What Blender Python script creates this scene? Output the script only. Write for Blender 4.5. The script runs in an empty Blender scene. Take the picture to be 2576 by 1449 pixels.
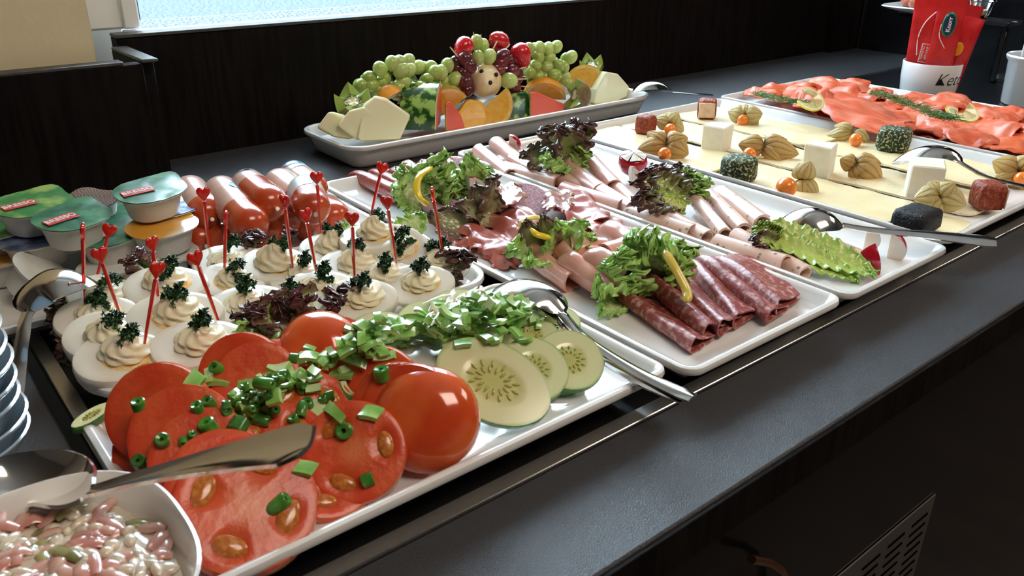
import bpy, math, random
import numpy as np
from mathutils import Vector, Matrix, noise
random.seed(7)
rnd = random.random
def ru(a, b): return a + (b - a) * random.random()
PI = math.pi
SC = bpy.context.scene
COL = SC.collection

# ------------------------------------------------------------------ camera
CR = np.array([[0.77348189, 0.25794814, 0.57895468], [-0.63374312, 0.32882847, 0.70017248], [0.00976859, 0.90847927, -0.41781573]])
FPX, CX, CY, EYE = 2075.0, 1288.0, 724.5, np.array([0.0, 0.0, 0.31])
cam_d = bpy.data.cameras.new('camera'); cam = bpy.data.objects.new('camera', cam_d); COL.objects.link(cam)
cam_d.sensor_width = 36; cam_d.lens = FPX / 2576 * 36
cam_d.clip_start = 0.01; cam_d.clip_end = 200
r_, u_, f_ = CR[:, 0], CR[:, 1], CR[:, 2]
cam.matrix_world = Matrix([[r_[0], u_[0], -f_[0], EYE[0]], [r_[1], u_[1], -f_[1], EYE[1]], [r_[2], u_[2], -f_[2], EYE[2]], [0, 0, 0, 1]])
cam_d.dof.use_dof = True; cam_d.dof.focus_distance = 0.95; cam_d.dof.aperture_fstop = 26
SC.camera = cam
# ------------------------------------------------------------------ light
SC.view_settings.view_transform = 'Standard'; SC.view_settings.look = 'None'
SC.view_settings.gamma = 1; SC.view_settings.use_curve_mapping = False
SC.view_settings.exposure = 0.30
W = bpy.data.worlds.new('sky'); SC.world = W; W.use_nodes = True
bg = W.node_tree.nodes['Background']; bg.inputs['Color'].default_value = (0.70, 0.85, 1.0, 1); bg.inputs['Strength'].default_value = 2.0
def area(name, loc, target, sx, sy, power, color):
    d = bpy.data.lights.new(name, 'AREA'); d.shape = 'RECTANGLE'; d.size = sx; d.size_y = sy; d.energy = power; d.color = color
    o = bpy.data.objects.new(name, d); COL.objects.link(o); o.location = loc
    o.rotation_euler = (Vector(target) - Vector(loc)).to_track_quat('-Z', 'Y').to_euler(); return o
# daylight through the window (sky seen above the pavement), two warm ceiling lamps of the room
area('window_daylight', (1.0, 1.75, 0.98), (0.75, 0.55, 0.0), 1.9, 0.8, 85, (0.70, 0.87, 1.0))
area('ceiling_lamp_light', (0.5, -0.5, 1.66), (0.65, 0.5, 0.0), 0.9, 0.9, 22, (1.0, 0.85, 0.70))
area('ceiling_lamp_light', (2.3, -0.3, 1.66), (1.3, 0.6, 0.0), 0.9, 0.9, 18, (1.0, 0.86, 0.72))

# ------------------------------------------------------------------ pixel helpers (2576x1449 frame) -> world points
def ray(px, py): return CR @ np.array([px - CX, -(py - CY), FPX])
def at(px, py, z=0.0):
    w = ray(px, py); p = EYE + w * ((z - EYE[2]) / w[2]); return np.array([p[0], p[1], z])
def aty(px, py, y):
    w = ray(px, py); return EYE + w * (y / w[1])
def atx(px, py, x):
    w = ray(px, py); return EYE + w * (x / w[0])
def unit(v): v = np.asarray(v, float); return v / (np.linalg.norm(v) + 1e-12)
UP = np.array([0, 0, 1.0])
def tocam(p): return unit(EYE - np.asarray(p))

# ------------------------------------------------------------------ materials
def nd(nt, t, **k):
    n = nt.nodes.new(t)
    for a, b in k.items(): setattr(n, a, b)
    return n
_mats = {}
def M(name, c1, c2=None, kind='noise', scale=60, detail=3, lo=0.4, hi=0.6, rough=0.5, metal=0, spec=0.5, coat=0, sss=0, sssr=(1, .5, .3), trans=0,
      ior=1.45, bump=0, bscale=None, attr=None, c3=None, stretch=None, vary=0, emit=None, alpha=1, sheen=0, rough2=None):
    """attr = colour 0..1 read from the vertex attribute 'mixv': c1 -> attr colour. c2 = procedural second colour."""
    m = bpy.data.materials.new(name); m.use_nodes = True; nt = m.node_tree; b = nt.nodes['Principled BSDF']; L = nt.links.new
    I = b.inputs
    I['Roughness'].default_value = rough; I['Metallic'].default_value = metal; I['Specular IOR Level'].default_value = spec
    I['Coat Weight'].default_value = coat; I['Coat Roughness'].default_value = 0.12
    I['Transmission Weight'].default_value = trans; I['IOR'].default_value = ior
    if sss: I['Subsurface Weight'].default_value = sss; I['Subsurface Radius'].default_value = sssr; I['Subsurface Scale'].default_value = 0.006
    tc = nd(nt, 'ShaderNodeTexCoord'); mp = nd(nt, 'ShaderNodeMapping'); L(tc.outputs['Object'], mp.inputs['Vector'])
    if stretch: mp.inputs['Scale'].default_value = stretch
    rgba = lambda c: (c[0], c[1], c[2], 1)
    cur = None
    if attr is not None:
        at_ = nd(nt, 'ShaderNodeAttribute', attribute_name='mixv')
        cr = nd(nt, 'ShaderNodeValToRGB'); L(at_.outputs['Fac'], cr.inputs['Fac']); cr.color_ramp.interpolation = 'LINEAR'
        stops = attr if isinstance(attr, list) else [(0, c1), (1, attr)]
        e = cr.color_ramp.elements; e[0].position = stops[0][0]; e[0].color = rgba(stops[0][1]); e[1].position = stops[-1][0]; e[1].color = rgba(stops[-1][1])
        for p, c in stops[1:-1]: q = e.new(p); q.color = rgba(c)
        cur = cr.outputs['Color']
    if c2 is not None:
        if kind == 'noise':
            t = nd(nt, 'ShaderNodeTexNoise'); t.inputs['Scale'].default_value = scale; t.inputs['Detail'].default_value = detail; out = t.outputs['Fac']
        elif kind == 'voronoi':
            t = nd(nt, 'ShaderNodeTexVoronoi'); t.inputs['Scale'].default_value = scale; out = t.outputs['Distance']
        else:
            t = nd(nt, 'ShaderNodeTexWave'); t.inputs['Scale'].default_value = scale; t.inputs['Distortion'].default_value = 6; t.inputs['Detail'].default_value = detail; out = t.outputs['Fac']
        L(mp.outputs['Vector'], t.inputs['Vector'])
        cr2 = nd(nt, 'ShaderNodeValToRGB'); L(out, cr2.inputs['Fac']); e = cr2.color_ramp.elements; e[0].position = lo; e[1].position = hi
        if cur is None:
            e[0].color = rgba(c1); e[1].color = rgba(c2)
            if c3 is not None: q = e.new((lo + hi) / 2); q.color = rgba(c3)
            cur = cr2.outputs['Color']
        else:
            e[0].color = (0, 0, 0, 1); e[1].color = (1, 1, 1, 1)
            mx = nd(nt, 'ShaderNodeMix', data_type='RGBA'); L(cr2.outputs['Color'], mx.inputs['Factor']); L(cur, mx.inputs['A']); mx.inputs['B'].default_value = rgba(c2); cur = mx.outputs['Result']
        if rough2 is not None:
            mr = nd(nt, 'ShaderNodeMapRange'); L(out, mr.inputs['Value']); mr.inputs['To Min'].default_value = rough; mr.inputs['To Max'].default_value = rough2; L(mr.outputs['Result'], I['Roughness'])
    if vary:
        oi = nd(nt, 'ShaderNodeObjectInfo'); hs = nd(nt, 'ShaderNodeHueSaturation'); mr = nd(nt, 'ShaderNodeMapRange')
        L(oi.outputs['Random'], mr.inputs['Value']); mr.inputs['To Min'].default_value = 1 - vary; mr.inputs['To Max'].default_value = 1 + vary
        L(mr.outputs['Result'], hs.inputs['Value'])
        if cur is None: hs.inputs['Color'].default_value = rgba(c1)
        else: L(cur, hs.inputs['Color'])
        cur = hs.outputs['Color']
    if cur is None: I['Base Color'].default_value = rgba(c1)
    else: L(cur, I['Base Color'])
    if bump:
        t = nd(nt, 'ShaderNodeTexNoise'); t.inputs['Scale'].default_value = bscale or scale; t.inputs['Detail'].default_value = 3; L(mp.outputs['Vector'], t.inputs['Vector'])
        bp = nd(nt, 'ShaderNodeBump'); bp.inputs['Strength'].default_value = bump; bp.inputs['Distance'].default_value = 0.002; L(t.outputs['Fac'], bp.inputs['Height']); L(bp.outputs['Normal'], I['Normal'])
    if emit: I['Emission Color'].default_value = rgba(emit[0]); I['Emission Strength'].default_value = emit[1]
    if alpha < 1: I['Alpha'].default_value = alpha
    _mats[name] = m
    return m

MT = dict(
 china=M('white_china', (.80, .79, .77), rough=.12, coat=.5, sss=0.1, sssr=(1, .8, .6)),
 laminate=M('dark_laminate', (.024, .024, .027), (.060, .061, .068), scale=1500, lo=.35, hi=.65, rough=.42, bump=.35, bscale=1100, spec=.5),
 wood=M('dark_wood_panel', (.0055, .0045, .0045), (.010, .008, .0075), kind='noise', scale=18, stretch=(8, 8, .6), rough=.5, spec=.07),
 woodtop=M('dark_wood_edge', (.05, .047, .045), (.07, .066, .062), scale=60, rough=.45),
 black=M('black_cooling_plate', (.006, .006, .007), rough=.22, spec=.4),
 blackgloss=M('black_gloss', (.006, .006, .007), rough=.15, spec=.4),
 steel=M('brushed_steel', (.62, .60, .57), (.50, .49, .47), scale=300, stretch=(1, 12, 12), rough=.26, metal=1),
 chrome=M('polished_steel', (.80, .78, .76), rough=.10, metal=1, bump=.03, bscale=40),
 yellow=M('cream_plaster', (.72, .63, .41), (.69, .60, .39), scale=8, rough=.85, bump=.1, bscale=200),
 upvc=M('white_window_frame', (.78, .77, .76), rough=.35),
 sill=M('white_sill', (.85, .87, .9), rough=.4),
 asphalt=M('pale_asphalt', (.10, .13, .145), (.62, .72, .75), scale=30, detail=4, lo=.42, hi=.56, rough=.85),
 eggwhite=M('boiled_egg_white', (.83, .80, .70), rough=.22, sss=.35, sssr=(1, .85, .55), coat=.15),
 yolk=M('egg_yolk', (.86, .52, .16), (.90, .66, .30), scale=300, rough=.5),
 cream=M('yolk_cream', (.83, .73, .48), (.87, .80, .60), scale=150, rough=.35, sss=.2),
 parsley=M('curly_parsley', (.010, .045, .014), (.025, .10, .022), scale=250, rough=.45, vary=.3),
 pick=M('red_plastic', (.75, .02, .008), rough=.12, trans=.35, coat=.4),
 lett=M('green_lettuce', (.42, .58, .16), (.30, .54, .12), scale=90, lo=.45, hi=.7, sss=.15, sssr=(.6, 1, .3), attr=[(0, (.66, .74, .40)), (.5, (.44, .64, .18)), (1, (.26, .50, .10))], rough=.32, coat=.25, vary=.15),
 lettlong=M('romaine_lettuce', (.42, .58, .16), attr=[(0, (.52, .62, .16)), (.6, (.42, .58, .12)), (1, (.28, .50, .09))], rough=.3, coat=.3, bump=.6, bscale=140),
 lettred=M('red_lettuce', (.3, .3, .1), attr=[(0, (.42, .52, .16)), (.4, (.26, .28, .10)), (.75, (.13, .055, .050)), (1, (.085, .028, .036))], rough=.28, coat=.35, vary=.25),
 lettbrown=M('bronze_lettuce', (.3, .3, .1), attr=[(0, (.34, .36, .16)), (.4, (.20, .15, .09)), (1, (.10, .055, .045))], rough=.28, coat=.35, vary=.2),
 salami=M('salami', (.27, .052, .045), (.58, .31, .27), scale=190, detail=5, lo=.50, hi=.66, rough=.42, coat=.14, bump=.35, bscale=240),
 salami2=M('smoked_sausage_slice', (.36, .075, .06), (.55, .22, .18), scale=300, lo=.5, hi=.75, rough=.32, coat=.4, bump=.15),
 mauve=M('speckled_mauve_sausage', (.42, .22, .30), (.66, .50, .56), scale=600, lo=.4, hi=.62, rough=.35, coat=.2, bump=.2),
 ham=M('cooked_ham', (.70, .33, .26), (.80, .50, .42), scale=45, lo=.40, hi=.75, rough=.26, coat=.35, sss=.15, sssr=(1, .4, .3)),
 hamedge=M('ham_rind', (.80, .66, .55), rough=.3),
 proscu=M('cured_ham', (.44, .11, .08), (.64, .33, .27), kind='noise', scale=22, detail=3, lo=.50, hi=.72, rough=.32, coat=.2, sss=.15),
 bres=M('dark_cured_ham', (.34, .10, .08), (.56, .32, .26), scale=40, rough=.25, coat=.5),
 turkey=M('turkey_roll', (.74, .44, .36), (.66, .34, .28), scale=40, rough=.32, coat=.25, sss=.15, sssr=(1, .5, .4)),
 turkeyherb=M('herb_turkey_roll', (.20, .17, .08), (.78, .52, .42), kind='voronoi', scale=120, lo=.12, hi=.27, rough=.34, coat=.2, sss=.1),
 turkeyin=M('roll_inside', (.50, .16, .10), (.56, .22, .15), scale=50, rough=.4),
 yellowp=M('yellow_pepper', (.85, .62, .03), rough=.2, coat=.5, sss=.15),
 palepep=M('pickled_pepper', (.70, .55, .10), (.80, .66, .22), scale=70, rough=.25, coat=.4, sss=.15),
 radr=M('radish_skin', (.42, .008, .022), rough=.18, coat=.5), radw=M('radish_flesh', (.84, .78, .70), rough=.3, sss=.2),
 lemonrind=M('lemon_rind', (.82, .66, .08), rough=.35), lemonpith=M('lemon_pith', (.85, .80, .55), rough=.4), lemonflesh=M('lemon_flesh', (.66, .54, .22), (.75, .64, .34), scale=200, rough=.2, coat=.4),
 cheese=M('sliced_cheese', (.83, .68, .38), (.86, .73, .45), scale=30, rough=.33, sss=.15, sssr=(1, .8, .4), vary=.04),
 cheeseh=M('herb_cheese', (.40, .36, .22), (.83, .70, .42), kind='voronoi', scale=190, lo=.06, hi=.15, rough=.35),
 cheeser=M('pepper_cheese', (.66, .30, .18), (.84, .69, .43), kind='voronoi', scale=190, lo=.08, hi=.2, rough=.35),
 rindy=M('cheese_rind_edge', (.80, .62, .30), rough=.4),
 feta=M('feta', (.86, .83, .74), (.82, .78, .66), scale=80, rough=.5, sss=.2, bump=.2, bscale=300),
 herb=M('herb_crust', (.012, .030, .012), (.46, .46, .24), scale=330, detail=2, lo=.52, hi=.62, rough=.6, bump=.8, bscale=330),
 blackc=M('black_sesame_crust', (.004, .004, .005), (.015, .015, .017), kind='voronoi', scale=420, lo=.1, hi=.5, rough=.5, spec=.25, bump=1, bscale=500),
 redc=M('chilli_crust', (.22, .028, .012), (.46, .11, .04), scale=300, lo=.45, hi=.7, rough=.5, bump=.9, bscale=350),
 redin=M('chilli_cheese_inside', (.74, .46, .30), (.80, .60, .42), scale=90, rough=.5),
 husk=M('physalis_husk', (.48, .30, .10), attr=[(0, (.13, .065, .025)), (.35, (.40, .24, .08)), (1, (.54, .36, .13))], rough=.42, spec=.3),
 huskpale=M('pale_physalis_husk', (.55, .45, .22), attr=[(0, (.22, .14, .05)), (.35, (.44, .34, .13)), (1, (.58, .46, .22))], rough=.42, spec=.3),
 berry=M('physalis_berry', (.85, .24, .03), rough=.2, coat=.4, sss=.2),
 salmon=M('smoked_salmon', (.68, .115, .048), (.78, .26, .16), kind='noise', scale=30, detail=4, stretch=(3, 1, 1), lo=.42, hi=.72, rough=.40, coat=.12, spec=.35, sss=.2, sssr=(1, .35, .2), bump=.15, bscale=90),
 salmond=M('salmon_deep', (.70, .10, .028), (.76, .19, .08), kind='noise', scale=60, rough=.40, coat=.1, sss=.2),
 dill=M('dill', (.06, .15, .03), (.12, .24, .06), scale=100, rough=.5),
 tomskin=M('tomato_skin', (.60, .06, .012), (.72, .14, .03), scale=22, rough=.10, coat=.7, sss=.2, sssr=(1, .3, .1)),
 tomface=M('tomato_flesh', (.66, .09, .03), (.66, .10, .03), scale=50, bump=.3, bscale=160, attr=[(0, (.68, .20, .07)), (.30, (.64, .11, .03)), (.5, (.58, .06, .015)), (.9, (.62, .06, .02)), (1, (.60, .045, .012))], rough=.34, coat=.12, sss=.2, sssr=(1, .3, .1)),
 tomgel=M('tomato_seed_gel', (.46, .12, .02), (.58, .24, .05), scale=420, lo=.45, hi=.65, rough=.20, coat=.3),
 seed=M('tomato_seed', (.72, .50, .18), rough=.3, coat=.5),
 cucface=M('cucumber_flesh', (.70, .72, .38), attr=[(0, (.52, .54, .16)), (.42, (.60, .62, .24)), (.55, (.72, .73, .42)), (.93, (.70, .74, .42)), (1, (.38, .56, .20))], rough=.16, coat=.5, sss=.3, sssr=(.8, 1, .4)),
 cucskin=M('cucumber_skin', (.045, .15, .03), (.12, .28, .06), scale=150, rough=.25, coat=.3),
 cucseed=M('cucumber_seed', (.42, .42, .10), rough=.2, coat=.4),
 gpep=M('green_pepper', (.20, .46, .09), (.38, .64, .20), scale=70, rough=.16, coat=.6, sss=.15, sssr=(.5, 1, .3), vary=.3),
 gpin=M('green_pepper_inside', (.54, .74, .36), rough=.22, coat=.3, vary=.15),
 scal=M('scallion', (.035, .17, .02), (.07, .25, .03), scale=120, rough=.2, coat=.4, vary=.35),
 shred=M('cabbage_shred', (.74, .76, .50), (.82, .82, .62), scale=50, rough=.25, coat=.3, sss=.2),
 sauspink=M('pale_sausage_casing', (.72, .46, .38), (.66, .40, .32), scale=30, rough=.28, coat=.35),
 sausred=M('orange_red_casing', (.52, .065, .018), (.58, .10, .03), scale=25, rough=.22, coat=.5),
 saublue=M('blue_print', (.02, .10, .26), (.10, .42, .55), scale=90, rough=.3, coat=.3), sauwhite=M('white_print', (.62, .72, .72), rough=.3, coat=.3),
 clip=M('metal_clip', (.75, .74, .70), rough=.25, metal=1),
 cupw=M('white_plastic_cup', (.62, .60, .55), rough=.35, sss=.1), 
 lidg=M('green_foil_lid', (.02, .20, .05), (.30, .46, .12), scale=45, detail=2, lo=.42, hi=.60, rough=.34, coat=.15, bump=.25, bscale=50),
 lidt=M('teal_foil_lid', (.008, .13, .075), (.08, .30, .16), scale=45, rough=.34, coat=.15, bump=.25, bscale=50),
 lido=M('orange_foil_lid', (.72, .34, .03), (.78, .72, .58), scale=14, detail=1, lo=.48, hi=.55, rough=.25, coat=.4, bump=.2, bscale=50),
 lidb=M('brown_foil_lid', (.10, .05, .04), (.24, .17, .14), kind='wave', scale=120, rough=.35, coat=.3), lidbl=M('blue_foil_lid', (.09, .13, .30), (.30, .40, .60), scale=60, rough=.2, metal=.5),
 lidrim=M('lid_rim', (.70, .72, .66), rough=.3), logored=M('red_logo', (.62, .05, .06), rough=.35), logow=M('white_lettering', (.85, .80, .78), rough=.4), logop=M('purple_lettering', (.28, .08, .16), rough=.4),
 glass=M('clear_glass', (.93, .98, 1), rough=.03, trans=1, ior=1.45),
 bluglass=M('pressed_glass', (.50, .64, .74), rough=.14, trans=.5, ior=1.4, coat=.3),
 bowlw=M('bowl_china', (.78, .76, .72), rough=.15, coat=.4),
 sauce=M('mayonnaise', (.72, .60, .46), (.80, .72, .60), scale=60, rough=.14, coat=.7, sss=.2, bump=.2, bscale=80),
 meat=M('sausage_strip', (.58, .24, .20), (.72, .44, .36), scale=60, rough=.16, coat=.7, sss=.15), pickle=M('gherkin', (.20, .20, .07), (.46, .42, .18), scale=80, rough=.2, coat=.5),
 grape=M('green_grape', (.36, .48, .10), (.50, .60, .20), scale=30, rough=.25, coat=.3, sss=.35, sssr=(.7, 1, .2), vary=.12),
 rgrape=M('red_grape', (.085, .010, .018), (.16, .02, .03), scale=40, rough=.25, coat=.3, vary=.3), stem=M('grape_stem', (.22, .20, .06), rough=.6),
 pear=M('peeled_pear', (.84, .72, .46), attr=[(0, (.84, .66, .38)), (.6, (.82, .56, .24)), (1, (.60, .36, .10))], rough=.3, sss=.25, coat=.15), clove=M('peppercorn', (.03, .015, .01), rough=.6, bump=.5, bscale=400),
 straw=M('strawberry', (.62, .012, .02), rough=.22, coat=.5, sss=.15), strawseed=M('strawberry_seed', (.85, .62, .35), rough=.4), tooth=M('wooden_toothpick', (.74, .55, .33), rough=.6),
 melonf=M('melon_flesh', (.80, .76, .46), (.82, .78, .52), scale=40, attr=[(0, (.82, .79, .52)), (.7, (.80, .77, .46)), (1, (.70, .70, .34))], rough=.3, sss=.3, coat=.15), melonr=M('melon_rind', (.74, .50, .06), (.62, .44, .08), scale=40, rough=.5),
 wmelr=M('watermelon_rind', (.015, .075, .012), (.34, .50, .12), kind='noise', scale=55, detail=3, lo=.47, hi=.56, rough=.15, coat=.6, stretch=(1, 1, 1)),
 wmelf=M('watermelon_flesh', (.80, .10, .05), attr=[(0, (.74, .10, .055)), (.62, (.78, .14, .08)), (.78, (.80, .62, .38)), (1, (.55, .66, .25))], rough=.3, sss=.2),
 oranger=M('orange_peel', (.85, .34, .02), rough=.4, bump=.3, bscale=500), orangef=M('orange_flesh', (.85, .36, .03), (.88, .50, .10), scale=110, attr=[(0, (.86, .48, .10)), (.84, (.85, .38, .03)), (.88, (.88, .72, .36)), (.96, (.88, .66, .26)), (1, (.85, .36, .03))], rough=.2, coat=.4, sss=.2),
 kiwis=M('kiwi_skin', (.16, .10, .035), (.22, .15, .06), scale=200, rough=.7, bump=.4, bscale=600), kiwif=M('kiwi_flesh', (.3, .4, .1), attr=[(0, (.68, .66, .38)), (.28, (.60, .58, .28)), (.42, (.16, .22, .04)), (.6, (.30, .40, .08)), (1, (.32, .42, .10))], rough=.2, coat=.4, sss=.2), kiwiseed=M('kiwi_seed', (.01, .01, .01), rough=.3),
 packet=M('red_ketchup_packet', (.50, .012, .014), (.62, .03, .03), scale=25, rough=.22, coat=.4, bump=.3, bscale=60), navy=M('navy_print', (.01, .05, .10), rough=.3), leafg=M('green_print', (.02, .25, .10), rough=.3),
 senf=M('yellow_sachet', (.80, .62, .06), rough=.3, coat=.3), paper=M('white_paper', (.74, .74, .76), rough=.5), ink=M('black_ink', (.015, .015, .018), rough=.5),
 grille=M('dull_metal_plate', (.16, .15, .14), rough=.45, metal=.6), bronze=M('bronze_handle', (.45, .22, .12), rough=.3, metal=1), void=M('dark_slot', (.002, .002, .002), rough=.9, spec=0),
 jamred=M('glazed_pastry', (.40, .08, .04), (.55, .20, .10), scale=60, rough=.25, coat=.4),
 wallp=M('warm_wall_paint', (.52, .48, .43), rough=.9), floorm=M('dark_floor', (.05, .04, .035), (.07, .055, .045), scale=10, rough=.5), tyre=M('dark_rubber', (.03, .032, .04), rough=.7),
)

# ------------------------------------------------------------------ mesh builder
def basis(x, z=UP):
    x = unit(x); y = np.cross(z, x)
    if np.linalg.norm(y) < 1e-5: y = np.cross(np.array([0, 1.0, 0]), x)
    y = unit(y); zz = np.cross(x, y); return np.column_stack([x, y, zz])
def basisz(n, xh=(1, 0, 0)):
    n = unit(n); y = np.cross(n, np.asarray(xh, float))
    if np.linalg.norm(y) < 1e-5: y = np.cross(n, (0, 1, 0))
    y = unit(y); x = np.cross(y, n); return np.column_stack([x, y, n])
class MB:
    def __init__(s): s.v = []; s.f = []; s.m = []; s.a = []; s.n = 0
    def add(s, V, F, mi=0, A=None):
        V = np.asarray(V, float).reshape(-1, 3); s.v.append(V)
        s.a.append(np.zeros(len(V)) if A is None else np.broadcast_to(np.asarray(A, float).ravel(), (len(V),)))
        for q in F: s.f.append(tuple(int(i) + s.n for i in q))
        s.m += [mi] * len(F) if isinstance(mi, int) else list(mi)
        s.n += len(V); return s
    def grid(s, P, cu=False, cv=False, mi=0, A=None, flip=False):
        P = np.asarray(P, float); nu, nv = P.shape[:2]; F = []
        for i in range(nu if cu else nu - 1):
            for j in range(nv if cv else nv - 1):
                a = i * nv + j; b = ((i + 1) % nu) * nv + j; c = ((i + 1) % nu) * nv + (j + 1) % nv; d = i * nv + (j + 1) % nv
                F.append((a, d, c, b) if flip else (a, b, c, d))
        return s.add(P, F, mi, A)
    def shell(s, P, th, mi=0, A=None, mi2=None):
        P = np.asarray(P, float); nu, nv = P.shape[:2]
        du = np.gradient(P, axis=0); dv = np.gradient(P, axis=1); N = np.cross(du, dv); N /= np.linalg.norm(N, axis=2, keepdims=True) + 1e-12
        T = P + N * th / 2; B = P - N * th / 2; n = nu * nv; F = []; mm = []
        mi2 = mi if mi2 is None else mi2
        for i in range(nu - 1):
            for j in range(nv - 1):
                a = i * nv + j; b = a + nv; c = b + 1; d = a + 1
                F.append((a, b, c, d)); mm.append(mi); F.append((n + a, n + d, n + c, n + b)); mm.append(mi2)
        R = [(i, 0) for i in range(nu)] + [(nu - 1, j) for j in range(1, nv)] + [(i, nv - 1) for i in range(nu - 2, -1, -1)] + [(0, j) for j in range(nv - 2, 0, -1)]
        R = [i * nv + j for i, j in R]
        for k in range(len(R)): a = R[k]; b = R[(k + 1) % len(R)]; F.append((b, a, n + a, n + b)); mm.append(mi)
        A2 = None if A is None else np.concatenate([np.asarray(A, float).ravel()] * 2)
        return s.add(np.concatenate([T.reshape(-1, 3), B.reshape(-1, 3)]), F, mm, A2)
    def ball(s, c, r, B=None, nu=12, nv=8, mi=0, A=None, fn=None):
        r = np.broadcast_to(np.asarray(r, float), (3,)); B = np.eye(3) if B is None else B; V = []
        for i in range(nv + 1):
            t = PI * i / nv
            for j in range(nu):
                p = 2 * PI * j / nu; d = np.array([math.sin(t) * math.cos(p), math.sin(t) * math.sin(p), math.cos(t)])
                q = d * r
                if fn: q = fn(d, q)
                V.append(np.asarray(c) + B @ q)
        V = np.array(V).reshape(nv + 1, nu, 3)
        return s.grid(V, False, True, mi, A)
    def tube(s, path, rad, n=8, mi=0, flat=None, up=UP, caps=True, A=None):
        path = np.asarray(path, float); k = len(path); rad = np.broadcast_to(np.asarray(rad, float), (k,)); P = []
        flat = np.ones(k) if flat is None else np.broadcast_to(np.asarray(flat, float), (k,))
        T = np.gradient(path, axis=0)
        for i in range(k):
            B = basis(T[i], up); P.append([path[i] + B[:, 1] * math.cos(2 * PI * j / n) * rad[i] + B[:, 2] * math.sin(2 * PI * j / n) * rad[i] * flat[i] for j in range(n)])
        s.grid(P, False, True, mi, None if A is None else np.repeat(np.asarray(A, float), n))
        if caps:
            s.add(P[0], [tuple(range(n))[::-1]], mi, None if A is None else A[0]); s.add(P[-1], [tuple(range(n))], mi, None if A is None else A[-1])
        return s
    def lathe(s, prof, n=24, c=(0, 0, 0), B=None, mi=0, A=None, sx=1, sy=1, sq=0):
        B = np.eye(3) if B is None else B; P = []
        for r, z in prof:
            row = []
            for j in range(n):
                p = 2 * PI * j / n; k = 1
                if sq: cx_, sy_ = abs(math.cos(p)), abs(math.sin(p)); k = 1 / (cx_ ** sq + sy_ ** sq) ** (1 / sq)
                row.append(np.asarray(c) + B @ np.array([r * k * sx * math.cos(p), r * k * sy * math.sin(p), z]))
            P.append(row)
        return s.grid(P, False, True, mi, None if A is None else np.repeat(np.asarray(A, float), n))
    def box(s, c, size, B=None, mi=0, bev=0.0, jit=0):
        B = np.eye(3) if B is None else B; h = np.asarray(size, float) / 2
        if bev <= 0:
            V = [np.asarray(c) + B @ (h * np.array(k)) for k in [(-1,-1,-1),(1,-1,-1),(1,1,-1),(-1,1,-1),(-1,-1,1),(1,-1,1),(1,1,1),(-1,1,1)]]
            return s.add(V, [(0,3,2,1),(4,5,6,7),(0,1,5,4),(1,2,6,5),(2,3,7,6),(3,0,4,7)], mi)
        b = min(bev, *(h * .95)); V = []; idx = {}
        for k in [(-1,-1,-1),(1,-1,-1),(1,1,-1),(-1,1,-1),(-1,-1,1),(1,-1,1),(1,1,1),(-1,1,1)]:
            j_ = np.array([ru(-jit, jit) for _ in range(3)]) if jit else 0
            for ax in range(3):
                q = h - b; q = q.copy(); q[ax] = h[ax]; idx[(k, ax)] = len(V); V.append(np.asarray(c) + B @ (q * np.array(k) + j_))
        F = []
        for ax in range(3):
            o = [a for a in range(3) if a != ax]
            for sg in (-1, 1):
                q = []
                for (a, b2) in [(-1, -1), (1, -1), (1, 1), (-1, 1)]:
                    k = [0, 0, 0]; k[ax] = sg; k[o[0]] = a; k[o[1]] = b2; q.append(idx[(tuple(k), ax)])
                if (sg == 1) == (ax == 1): q = q[::-1]
                F.append(tuple(q))
                # edges
        for ax in range(3):
            o = [a for a in range(3) if a != ax]
            for a in (-1, 1):
                for b2 in (-1, 1):
                    k1 = [0, 0, 0]; k1[o[0]] = a; k1[o[1]] = b2; k2 = list(k1); k1[ax] = -1; k2[ax] = 1; k1 = tuple(k1); k2 = tuple(k2)
                    q = (idx[(k1, o[0])], idx[(k2, o[0])], idx[(k2, o[1])], idx[(k1, o[1])])
                    if a * b2 * (1 if ax != 1 else -1) > 0: q = q[::-1]
                    F.append(q)
        for k in [(-1,-1,-1),(1,-1,-1),(1,1,-1),(-1,1,-1),(-1,-1,1),(1,-1,1),(1,1,1),(-1,1,1)]:
            q = (idx[(k, 0)], idx[(k, 1)], idx[(k, 2)])
            if k[0] * k[1] * k[2] < 0: q = q[::-1]
            F.append(q)
        return s.add(V, F, mi)
    def prism(s, poly, h, c=(0, 0, 0), B=None, mi=0, mi_side=None, A=None):
        B = np.eye(3) if B is None else B; n = len(poly)
        V = [np.asarray(c) + B @ np.array([x, y, z]) for z in (-h / 2, h / 2) for x, y in poly]
        F = [tuple(range(n - 1, -1, -1)), tuple(range(n, 2 * n))] + [(i, (i + 1) % n, n + (i + 1) % n, n + i) for i in range(n)]
        return s.add(V, F, [mi, mi] + [mi if mi_side is None else mi_side] * n, A)
    def build(s, name, mats, parent=None, label=None, cat=None, group=None, kind=None, local=False, sharp=40, smooth=True):
        V = np.concatenate(s.v); org = np.zeros(3)
        if not local:
            if parent is not None:
                q_ = parent
                while q_ is not None: org = org + np.array(q_.location); q_ = q_.parent
            else: org = np.array([(V[:, 0].min() + V[:, 0].max()) / 2, (V[:, 1].min() + V[:, 1].max()) / 2, V[:, 2].min()])
        me = bpy.data.meshes.new(name); me.from_pydata((V - org).tolist(), [], s.f)
        mats = mats if isinstance(mats, (list, tuple)) else [mats]
        for m in mats: me.materials.append(MT[m])
        if len(mats) > 1: me.polygons.foreach_set('material_index', s.m)
        A = np.concatenate(s.a)
        if A.any(): at_ = me.attributes.new('mixv', 'FLOAT', 'POINT'); at_.data.foreach_set('value', A.astype(np.float32))
        if smooth:
            me.polygons.foreach_set('use_smooth', [True] * len(me.polygons)); me.update()
            if sharp: me.set_sharp_from_angle(angle=math.radians(sharp))
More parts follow.
